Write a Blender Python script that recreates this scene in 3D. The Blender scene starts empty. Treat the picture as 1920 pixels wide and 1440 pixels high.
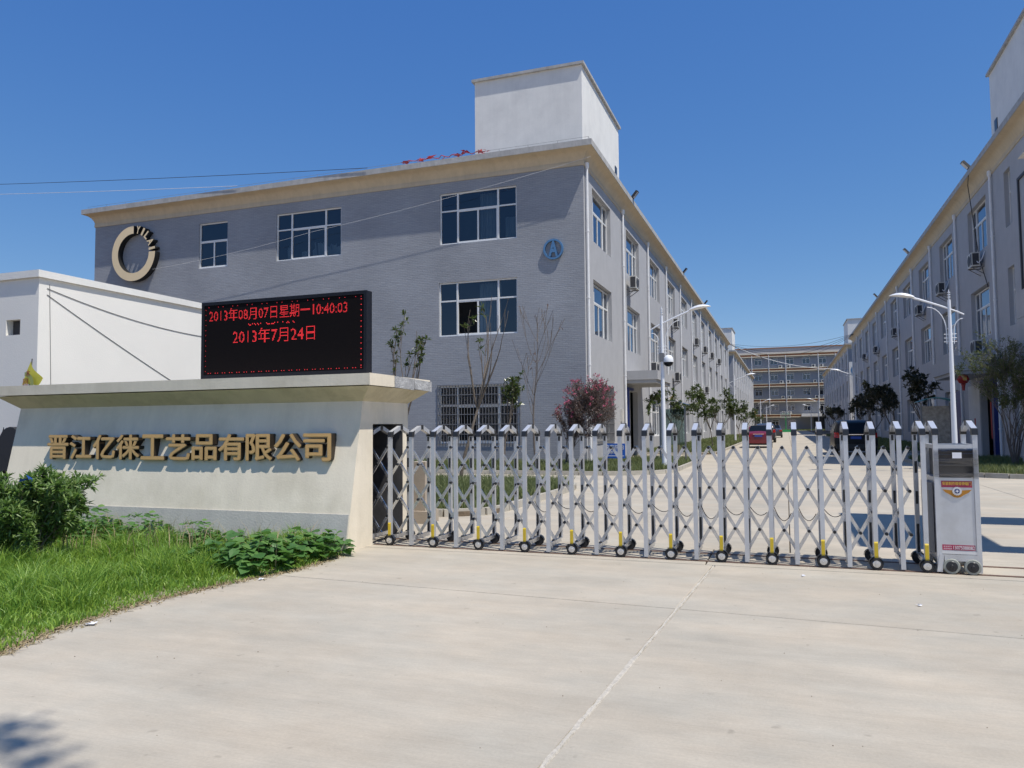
import bpy, bmesh, math, random
import numpy as np
from mathutils import Vector, Matrix, Euler
from mathutils.bvhtree import BVHTree

SC = bpy.context.scene
COL = SC.collection
PI = math.pi

# ------------------------------------------------------------------ camera, sky, sun, exposure
YAW, PIT, ROL = 0.34673114, 0.05620322, -0.00857652
cam = bpy.data.cameras.new('camera')
cam.sensor_width = 36.0
cam.lens = 1419.75 / 1920 * 36
cam.clip_start = 0.05
cam.clip_end = 3000
CAM = bpy.data.objects.new('camera', cam)
COL.objects.link(CAM)
_fw = Vector((-math.sin(YAW) * math.cos(PIT), math.cos(YAW) * math.cos(PIT), math.sin(PIT)))
_rt = Vector((math.cos(YAW), math.sin(YAW), 0))
_up = _rt.cross(_fw)
_r2 = _rt * math.cos(ROL) + _up * math.sin(ROL)
_u2 = -_rt * math.sin(ROL) + _up * math.cos(ROL)
CAM.matrix_world = Matrix(((_r2.x, _u2.x, -_fw.x, 0), (_r2.y, _u2.y, -_fw.y, 0), (_r2.z, _u2.z, -_fw.z, 1.55), (0, 0, 0, 1)))
SC.camera = CAM

SUN = Vector((0.455, -0.172, 1.0)).normalized()
ELEV = math.asin(SUN.z)
w = bpy.data.worlds.new('World')
SC.world = w
w.use_nodes = True
nt = w.node_tree
nt.nodes.clear()
sky = nt.nodes.new('ShaderNodeTexSky')
sky.sky_type = 'NISHITA'
sky.sun_disc = False
sky.sun_elevation = ELEV
sky.sun_rotation = math.atan2(SUN.x, SUN.y)
sky.altitude = 2000
sky.air_density = 1.0
sky.dust_density = 0.0
sky.ozone_density = 6.0
bg = nt.nodes.new('ShaderNodeBackground')
bg.inputs['Strength'].default_value = 0.10
out = nt.nodes.new('ShaderNodeOutputWorld')
# the camera's own colour response: a deeper, more even blue than the physical sky, over the whole dome
_s = nt.nodes.new('ShaderNodeSeparateColor')
_c = nt.nodes.new('ShaderNodeCombineColor')
nt.links.new(sky.outputs[0], _s.inputs[0])
for _i, (_gain, _gam) in enumerate(((0.892, 1.15), (1.392, 0.78), (3.2, 0.386))):
    _p = nt.nodes.new('ShaderNodeMath')
    _p.operation = 'POWER'
    _p.inputs[1].default_value = _gam
    _q = nt.nodes.new('ShaderNodeMath')
    _q.operation = 'MULTIPLY'
    _q.inputs[1].default_value = _gain
    nt.links.new(_s.outputs[_i], _p.inputs[0])
    nt.links.new(_p.outputs[0], _q.inputs[0])
    nt.links.new(_q.outputs[0], _c.inputs[_i])
nt.links.new(_c.outputs[0], bg.inputs[0])
nt.links.new(bg.outputs[0], out.inputs[0])

sl = bpy.data.lights.new('sun', 'SUN')
sl.energy = 4.6
sl.angle = math.radians(0.53)
sl.color = (1.0, 0.95, 0.87)
so = bpy.data.objects.new('sun', sl)
COL.objects.link(so)
so.location = SUN * 60
so.rotation_euler = SUN.to_track_quat('Z', 'Y').to_euler()

SC.view_settings.view_transform = 'Standard'
SC.view_settings.look = 'None'
SC.view_settings.gamma = 1
SC.view_settings.exposure = 0.08
SC.view_settings.use_curve_mapping = False

# ------------------------------------------------------------------ helpers
W = {}            # world offset of every empty / part that parents others


class MB:
    """collects faces of one mesh"""

    def __init__(self):
        self.v, self.f, self.m = [], [], []

    def add(self, verts, faces, m=0):
        b = len(self.v)
        self.v.extend([tuple(p) for p in verts])
        for f in faces:
            self.f.append(tuple(i + b for i in f))
            self.m.append(m)
        return self

    def quad(self, a, b, c, d, m=0):
        return self.add((a, b, c, d), ((0, 1, 2, 3),), m)

    def box(self, x0, x1, y0, y1, z0, z1, m=0):
        return self.hexa([(x0, y0, z0), (x1, y0, z0), (x1, y1, z0), (x0, y1, z0), (x0, y0, z1), (x1, y0, z1), (x1, y1, z1), (x0, y1, z1)], m)

    def hexa(self, p, m=0):
        return self.add(p, ((3, 2, 1, 0), (4, 5, 6, 7), (0, 1, 5, 4), (1, 2, 6, 5), (2, 3, 7, 6), (3, 0, 4, 7)), m)

    def bar(self, p, q, w, h, m=0, up=(0, 0, 1)):
        p, q = Vector(p), Vector(q)
        d = (q - p).normalized()
        s = d.cross(Vector(up))
        if s.length < 1e-4:
            s = d.cross(Vector((1, 0, 0)))
        s.normalize()
        u = s.cross(d)
        a, b = s * w / 2, u * h / 2
        return self.hexa([p - a - b, p + a - b, q + a - b, q - a - b, p - a + b, p + a + b, q + a + b, q - a + b], m)

    def tube(self, pts, r, n=8, m=0, cap=True):
        pts = [Vector(p) for p in pts]
        k = len(pts)
        if not hasattr(r, '__len__'):
            r = [r] * k
        b = len(self.v)
        ref = None
        for i, p in enumerate(pts):
            d = (pts[min(i + 1, k - 1)] - pts[max(i - 1, 0)]).normalized()
            if ref is None:
                ref = Vector((0, 0, 1)) if abs(d.z) < 0.9 else Vector((1, 0, 0))
            s = d.cross(ref)
            if s.length < 1e-4:
                s = d.cross(Vector((0.3, 1, 0.2)))
            s.normalize()
            u = s.cross(d)
            ref = u
            for j in range(n):
                a = 2 * PI * j / n
                self.v.append(tuple(p + s * (math.cos(a) * r[i]) + u * (math.sin(a) * r[i])))
        for i in range(k - 1):
            for j in range(n):
                a0 = b + i * n + j
                a1 = b + i * n + (j + 1) % n
                self.f.append((a0, a1, a1 + n, a0 + n))
                self.m.append(m)
        if cap and n > 2:
            self.f.append(tuple(b + j for j in range(n))[::-1])
            self.m.append(m)
            self.f.append(tuple(b + (k - 1) * n + j for j in range(n)))
            self.m.append(m)
        return self

    def lathe(self, prof, c=(0, 0, 0), n=20, m=0, axis='z', caps=True):
        b = len(self.v)
        for r, h in prof:
            for j in range(n):
                a = 2 * PI * j / n
                p = (math.cos(a) * r, math.sin(a) * r, h)
                if axis == 'y':
                    p = (p[0], p[2], p[1])
                elif axis == 'x':
                    p = (p[2], p[0], p[1])
                self.v.append((p[0] + c[0], p[1] + c[1], p[2] + c[2]))
        for i in range(len(prof) - 1):
            for j in range(n):
                a0 = b + i * n + j
                a1 = b + i * n + (j + 1) % n
                self.f.append((a0, a1, a1 + n, a0 + n))
                self.m.append(m)
        if caps:
            self.f.append(tuple(b + j for j in range(n))[::-1])
            self.m.append(m)
            k = len(prof) - 1
            self.f.append(tuple(b + k * n + j for j in range(n)))
            self.m.append(m)
        return self

    def prism(self, poly, z0, z1, m=0, mside=None):
        """polygon in XY pulled up"""
        n = len(poly)
        b = [(x, y, z0) for x, y in poly]
        t = [(x, y, z1) for x, y in poly]
        self.add(t, (tuple(range(n)),), m)
        self.add(b, (tuple(range(n))[::-1],), m)
        for i in range(n):
            j = (i + 1) % n
            self.quad(b[i], b[j], t[j], t[i], m if mside is None else mside)
        return self

    def mesh(self, name, mats, smooth=False):
        me = bpy.data.meshes.new(name)
        me.from_pydata(self.v, [], self.f)
        for k in (mats if isinstance(mats, (list, tuple)) else [mats]):
            me.materials.append(k)
        if any(self.m):
            me.polygons.foreach_set('material_index', self.m)
        if smooth:
            me.polygons.foreach_set('use_smooth', [True] * len(me.polygons))
            try:
                me.set_sharp_from_angle(angle=math.radians(40))
            except Exception:
                pass
        me.update()
        return me

    def build(self, name, mats, parent=None, smooth=False, world=True, **tags):
        if parent is not None and world:
            o = W.get(parent.name, Vector((0, 0, 0)))
            if o.length > 0:
                self.v = [(x - o.x, y - o.y, z - o.z) for x, y, z in self.v]
        me = self.mesh(name, mats, smooth)
        return link(name, me, parent, **tags)


def link(name, data, parent=None, loc=None, rot=None, scale=None, **tags):
    o = bpy.data.objects.new(name, data)
    COL.objects.link(o)
    if parent is not None:
        o.parent = parent
        W[o.name] = W.get(parent.name, Vector((0, 0, 0))) + (Vector(loc) if loc is not None else Vector((0, 0, 0)))
    if loc is not None:
        o.location = loc
    if rot is not None:
        o.rotation_euler = rot
    if scale is not None:
        o.scale = scale
    for k, v in tags.items():
        if v is not None:
            o[k] = v
    return o


def thing(name, label, cat, loc=(0, 0, 0), rz=0.0, group=None):
    o = bpy.data.objects.new(name, None)
    COL.objects.link(o)
    o.empty_display_size = 0.2
    o.location = loc
    o.rotation_euler = (0, 0, rz)
    W[o.name] = Vector(loc)
    o['label'] = label
    o['category'] = cat
    if group:
        o['group'] = group
    return o


def structure(name, loc=(0, 0, 0)):
    o = bpy.data.objects.new(name, None)
    COL.objects.link(o)
    o.location = loc
    W[o.name] = Vector(loc)
    o['kind'] = 'structure'
    return o


def tag(o, label, cat, group=None, kind=None):
    o['label'] = label
    o['category'] = cat
    if group:
        o['group'] = group
    if kind:
        o['kind'] = kind
    return o


KIDS = {}


def children(o):
    return [c for c in o.children]


def copy_tree(o, parent=None):
    c = o.copy()
    COL.objects.link(c)
    if parent is not None:
        c.parent = parent
    for ch in children(o):
        copy_tree(ch, c)
    return c


def dup(o, loc, rz=None, label=None, group=None, scale=None):
    c = copy_tree(o)
    c.location = loc
    if rz is not None:
        c.rotation_euler = (0, 0, rz)
    if scale is not None:
        c.scale = (scale, scale, scale) if not hasattr(scale, '__len__') else scale
    if label:
        c['label'] = label
    if group:
        c['group'] = group
    return c


# ------------------------------------------------------------------ materials
def _n(nt, t, **kw):
    n = nt.nodes.new(t)
    for k, v in kw.items():
        setattr(n, k, v)
    return n


def M(name, col, rough=0.8, metal=0.0, var=0.0, scale=3.0, bump=0.0, bscale=60.0, spec=0.5, streak=0.0, dirt=None, emit=None, estr=0.0, island=0.0, coat=0.0, stretch=(1, 1, 1), trans=None):
    m = bpy.data.materials.new(name)
    m.use_nodes = True
    nt = m.node_tree
    b = nt.nodes['Principled BSDF']
    b.inputs['Base Color'].default_value = (*col, 1)
    b.inputs['Roughness'].default_value = rough
    b.inputs['Metallic'].default_value = metal
    b.inputs['Specular IOR Level'].default_value = spec
    if coat:
        b.inputs['Coat Weight'].default_value = coat
        b.inputs['Coat Roughness'].default_value = 0.05
    if emit:
        b.inputs['Emission Color'].default_value = (*emit, 1)
        b.inputs['Emission Strength'].default_value = estr
    L = nt.links.new
    src = None
    geo = _n(nt, 'ShaderNodeNewGeometry')
    mp = _n(nt, 'ShaderNodeMapping')
    mp.inputs['Scale'].default_value = stretch
    L(geo.outputs['Position'], mp.inputs['Vector'])
    P = mp.outputs[0]
    fac = None
    if var or streak or dirt:
        hsv = _n(nt, 'ShaderNodeHueSaturation')
        hsv.inputs['Color'].default_value = (*col, 1)
        nz = _n(nt, 'ShaderNodeTexNoise')
        nz.inputs['Scale'].default_value = scale
        nz.inputs['Detail'].default_value = 8
        nz.inputs['Roughness'].default_value = 0.62
        L(P, nz.inputs['Vector'])
        mr = _n(nt, 'ShaderNodeMapRange')
        mr.inputs['From Min'].default_value = 0.25
        mr.inputs['From Max'].default_value = 0.75
        mr.inputs['To Min'].default_value = 1 - var
        mr.inputs['To Max'].default_value = 1 + var
        L(nz.outputs['Fac'], mr.inputs['Value'])
        val = mr.outputs[0]
        if streak:
            m2 = _n(nt, 'ShaderNodeMapping')
            m2.inputs['Scale'].default_value = (3.0, 3.0, 0.22)
            L(geo.outputs['Position'], m2.inputs['Vector'])
            n2 = _n(nt, 'ShaderNodeTexNoise')
            n2.inputs['Scale'].default_value = 1.6
            n2.inputs['Detail'].default_value = 7
            n2.inputs['Roughness'].default_value = 0.7
            L(m2.outputs[0], n2.inputs['Vector'])
            r2 = _n(nt, 'ShaderNodeMapRange')
            r2.inputs['From Min'].default_value = 0.35
            r2.inputs['From Max'].default_value = 0.68
            r2.inputs['To Min'].default_value = 1.0
            r2.inputs['To Max'].default_value = 1 - streak
            L(n2.outputs['Fac'], r2.inputs['Value'])
            mu = _n(nt, 'ShaderNodeMath', operation='MULTIPLY')
            L(val, mu.inputs[0])
            L(r2.outputs[0], mu.inputs[1])
            val = mu.outputs[0]
        L(val, hsv.inputs['Value'])
        src = hsv.outputs[0]
        if dirt:
            dc, amt, dsc = dirt
            n3 = _n(nt, 'ShaderNodeTexNoise')
            n3.inputs['Scale'].default_value = dsc
            n3.inputs['Detail'].default_value = 6
            n3.inputs['Roughness'].default_value = 0.65
            L(P, n3.inputs['Vector'])
            r3 = _n(nt, 'ShaderNodeMapRange')
            r3.inputs['From Min'].default_value = 0.48
            r3.inputs['From Max'].default_value = 0.75
            r3.inputs['To Max'].default_value = amt
            L(n3.outputs['Fac'], r3.inputs['Value'])
            mx = _n(nt, 'ShaderNodeMixRGB')
            L(r3.outputs[0], mx.inputs[0])
            L(src, mx.inputs[1])
            mx.inputs[2].default_value = (*dc, 1)
            src = mx.outputs[0]
    if island:
        h2 = _n(nt, 'ShaderNodeHueSaturation')
        if src is not None:
            L(src, h2.inputs['Color'])
        else:
            h2.inputs['Color'].default_value = (*col, 1)
        r4 = _n(nt, 'ShaderNodeMapRange')
        r4.inputs['To Min'].default_value = 1 - island
        r4.inputs['To Max'].default_value = 1 + island
        L(geo.outputs['Random Per Island'], r4.inputs['Value'])
        L(r4.outputs[0], h2.inputs['Value'])
        r5 = _n(nt, 'ShaderNodeMapRange')
        r5.inputs['To Min'].default_value = 0.5 + 0.045 * island
        r5.inputs['To Max'].default_value = 0.5 - 0.075 * island
        L(geo.outputs['Random Per Island'], r5.inputs['Value'])
        L(r5.outputs[0], h2.inputs['Hue'])
        src = h2.outputs[0]
    if src is not None:
        L(src, b.inputs['Base Color'])
    if bump:
        nb = _n(nt, 'ShaderNodeTexNoise')
        nb.inputs['Scale'].default_value = bscale
        nb.inputs['Detail'].default_value = 5
        L(P, nb.inputs['Vector'])
        bp = _n(nt, 'ShaderNodeBump')
        bp.inputs['Strength'].default_value = bump
        bp.inputs['Distance'].default_value = 0.02
        L(nb.outputs['Fac'], bp.inputs['Height'])
        L(bp.outputs[0], b.inputs['Normal'])
    if trans:
        # thin leaf: light passes through
        tr = _n(nt, 'ShaderNodeBsdfTranslucent')
        tr.inputs['Color'].default_value = (*trans, 1)
        mix = _n(nt, 'ShaderNodeMixShader')
        mix.inputs[0].default_value = 0.3
        L(b.outputs[0], mix.inputs[1])
        L(tr.outputs[0], mix.inputs[2])
        L(mix.outputs[0], nt.nodes['Material Output'].inputs['Surface'])
    return m


def glass_mat(name, tint, refl=0.10, rough=0.02):
    m = bpy.data.materials.new(name)
    m.use_nodes = True
    nt = m.node_tree
    nt.nodes.remove(nt.nodes['Principled BSDF'])
    L = nt.links.new
    tr = _n(nt, 'ShaderNodeBsdfTransparent')
    tr.inputs[0].default_value = (*tint, 1)
    gl = _n(nt, 'ShaderNodeBsdfGlossy')
    gl.inputs['Roughness'].default_value = rough
    gl.inputs['Color'].default_value = (0.85, 0.9, 1, 1)
    nz = _n(nt, 'ShaderNodeTexNoise')
    geo = _n(nt, 'ShaderNodeNewGeometry')
    L(geo.outputs['Position'], nz.inputs['Vector'])
    nz.inputs['Scale'].default_value = 0.9
    bp = _n(nt, 'ShaderNodeBump')
    bp.inputs['Strength'].default_value = 0.06
    bp.inputs['Distance'].default_value = 0.1
    L(nz.outputs['Fac'], bp.inputs['Height'])
    L(bp.outputs[0], gl.inputs['Normal'])
    fr = _n(nt, 'ShaderNodeFresnel')
    fr.inputs[0].default_value = 1.5
    ad = _n(nt, 'ShaderNodeMath', operation='MULTIPLY_ADD')
    L(fr.outputs[0], ad.inputs[0])
    ad.inputs[1].default_value = 1.15
    ad.inputs[2].default_value = refl - 0.04
    ad.use_clamp = True
    mx = _n(nt, 'ShaderNodeMixShader')
    L(ad.outputs[0], mx.inputs[0])
    L(tr.outputs[0], mx.inputs[1])
    L(gl.outputs[0], mx.inputs[2])
    L(mx.outputs[0], nt.nodes['Material Output'].inputs['Surface'])
    return m


def brick_mat(name, c1, c2, mortar, bw=0.24, rh=0.075, ms=0.008, bias=0.0):
    """painted split-face brick tile, courses along the wall"""
    m = M(name, c1, rough=0.85)
    nt = m.node_tree
    L = nt.links.new
    b = nt.nodes['Principled BSDF']
    geo = _n(nt, 'ShaderNodeNewGeometry')
    sp = _n(nt, 'ShaderNodeSeparateXYZ')
    L(geo.outputs['Position'], sp.inputs[0])
    ad = _n(nt, 'ShaderNodeMath', operation='ADD')
    L(sp.outputs['X'], ad.inputs[0])
    L(sp.outputs['Y'], ad.inputs[1])
    cb = _n(nt, 'ShaderNodeCombineXYZ')
    L(ad.outputs[0], cb.inputs['X'])
    L(sp.outputs['Z'], cb.inputs['Y'])
    br = _n(nt, 'ShaderNodeTexBrick')
    br.inputs['Scale'].default_value = 1.0
    br.inputs['Brick Width'].default_value = bw
    br.inputs['Row Height'].default_value = rh
    br.inputs['Mortar Size'].default_value = ms
    br.inputs['Mortar Smooth'].default_value = 0.3
    br.inputs['Bias'].default_value = bias
    br.inputs['Color1'].default_value = (*c1, 1)
    br.inputs['Color2'].default_value = (*c2, 1)
    br.inputs['Mortar'].default_value = (*mortar, 1)
    L(cb.outputs[0], br.inputs['Vector'])
    # courses weather unevenly: noise stretched along the course
    mp = _n(nt, 'ShaderNodeMapping')
    mp.inputs['Scale'].default_value = (0.9, 9.0, 1)
    L(cb.outputs[0], mp.inputs['Vector'])
    nz = _n(nt, 'ShaderNodeTexNoise')
    nz.inputs['Scale'].default_value = 1.4
    nz.inputs['Detail'].default_value = 8
    nz.inputs['Roughness'].default_value = 0.75
    L(mp.outputs[0], nz.inputs['Vector'])
    mr = _n(nt, 'ShaderNodeMapRange')
    mr.inputs['From Min'].default_value = 0.28
    mr.inputs['From Max'].default_value = 0.72
    mr.inputs['To Min'].default_value = 0.87
    mr.inputs['To Max'].default_value = 1.11
    L(nz.outputs['Fac'], mr.inputs['Value'])
    n2 = _n(nt, 'ShaderNodeTexNoise')
    n2.inputs['Scale'].default_value = 0.35
    n2.inputs['Detail'].default_value = 5
    L(cb.outputs[0], n2.inputs['Vector'])
    m2 = _n(nt, 'ShaderNodeMapRange')
    m2.inputs['From Min'].default_value = 0.3
    m2.inputs['From Max'].default_value = 0.7
    m2.inputs['To Min'].default_value = 0.9
    m2.inputs['To Max'].default_value = 1.1
    L(n2.outputs['Fac'], m2.inputs['Value'])
    mu = _n(nt, 'ShaderNodeMath', operation='MULTIPLY')
    L(mr.outputs[0], mu.inputs[0])
    L(m2.outputs[0], mu.inputs[1])
    hs = _n(nt, 'ShaderNodeHueSaturation')
    L(br.outputs['Color'], hs.inputs['Color'])
    L(mu.outputs[0], hs.inputs['Value'])
    L(hs.outputs[0], b.inputs['Base Color'])
    bp = _n(nt, 'ShaderNodeBump')
    bp.inputs['Strength'].default_value = 0.5
    bp.inputs['Distance'].default_value = 0.012
    sb = _n(nt, 'ShaderNodeMath', operation='MULTIPLY_ADD')
    L(nz.outputs['Fac'], sb.inputs[0])
    sb.inputs[1].default_value = 0.9
    iv = _n(nt, 'ShaderNodeMath', operation='SUBTRACT')
    iv.inputs[0].default_value = 1.0
    L(br.outputs['Fac'], iv.inputs[1])
    L(iv.outputs[0], sb.inputs[2])
    L(sb.outputs[0], bp.inputs['Height'])
    L(bp.outputs[0], b.inputs['Normal'])
    return m


def concrete_mat(name, col, warm):
    """broom-finished concrete with mottling, fine brush lines and faint tyre marks"""
    m = M(name, col, rough=0.9)
    nt = m.node_tree
    L = nt.links.new
    b = nt.nodes['Principled BSDF']
    geo = _n(nt, 'ShaderNodeNewGeometry')
    oi = _n(nt, 'ShaderNodeObjectInfo')

    def noise(scale, detail, rough, stretch=None, rotz=0):
        n = _n(nt, 'ShaderNodeTexNoise')
        n.inputs['Scale'].default_value = scale
        n.inputs['Detail'].default_value = detail
        n.inputs['Roughness'].default_value = rough
        mp = _n(nt, 'ShaderNodeMapping')
        mp.inputs['Rotation'].default_value = (0, 0, rotz)
        if stretch:
            mp.inputs['Scale'].default_value = stretch
        L(geo.outputs['Position'], mp.inputs['Vector'])
        L(mp.outputs[0], n.inputs['Vector'])
        return n.outputs['Fac']

    def rng(v, a, c, lo, hi):
        r = _n(nt, 'ShaderNodeMapRange')
        r.inputs['From Min'].default_value = a
        r.inputs['From Max'].default_value = c
        r.inputs['To Min'].default_value = lo
        r.inputs['To Max'].default_value = hi
        L(v, r.inputs['Value'])
        return r.outputs[0]

    def mul(a, c):
        k = _n(nt, 'ShaderNodeMath', operation='MULTIPLY')
        L(a, k.inputs[0])
        L(c, k.inputs[1])
        return k.outputs[0]
    big = noise(0.55, 7, 0.6)
    mid = noise(3.2, 8, 0.7, (1, 1.6, 1))
    fine = noise(55, 4, 0.8)
    lines = noise(16, 5, 0.75, (0.14, 5.5, 1), math.radians(-3))
    smear = noise(1.1, 6, 0.65, (0.35, 2.2, 1), math.radians(6))
    spots = noise(7.5, 2, 0.5)
    v = mul(rng(big, 0.3, 0.7, 0.875, 1.07), rng(mid, 0.3, 0.7, 0.93, 1.06))
    v = mul(v, rng(fine, 0.25, 0.75, 0.90, 1.08))
    v = mul(v, rng(lines, 0.3, 0.7, 0.925, 1.055))
    v = mul(v, rng(smear, 0.35, 0.7, 1.035, 0.90))
    v = mul(v, rng(spots, 0.70, 0.76, 1.0, 0.80))
    v = mul(v, rng(oi.outputs['Random'], 0, 1, 0.965, 1.035))
    mx = _n(nt, 'ShaderNodeMixRGB')
    mx.inputs[1].default_value = (*col, 1)
    mx.inputs[2].default_value = (*warm, 1)
    L(rng(noise(0.9, 5, 0.6, (1, 1.7, 1), 0.5), 0.36, 0.66, 0, 1), mx.inputs[0])
    hs = _n(nt, 'ShaderNodeHueSaturation')
    L(mx.outputs[0], hs.inputs['Color'])
    L(v, hs.inputs['Value'])
    L(hs.outputs[0], b.inputs['Base Color'])
    bp = _n(nt, 'ShaderNodeBump')
    bp.inputs['Strength'].default_value = 0.35
    bp.inputs['Distance'].default_value = 0.006
    ad = _n(nt, 'ShaderNodeMath', operation='ADD')
    L(lines, ad.inputs[0])
    L(fine, ad.inputs[1])
    L(ad.outputs[0], bp.inputs['Height'])
    L(bp.outputs[0], b.inputs['Normal'])
    return m


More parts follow.
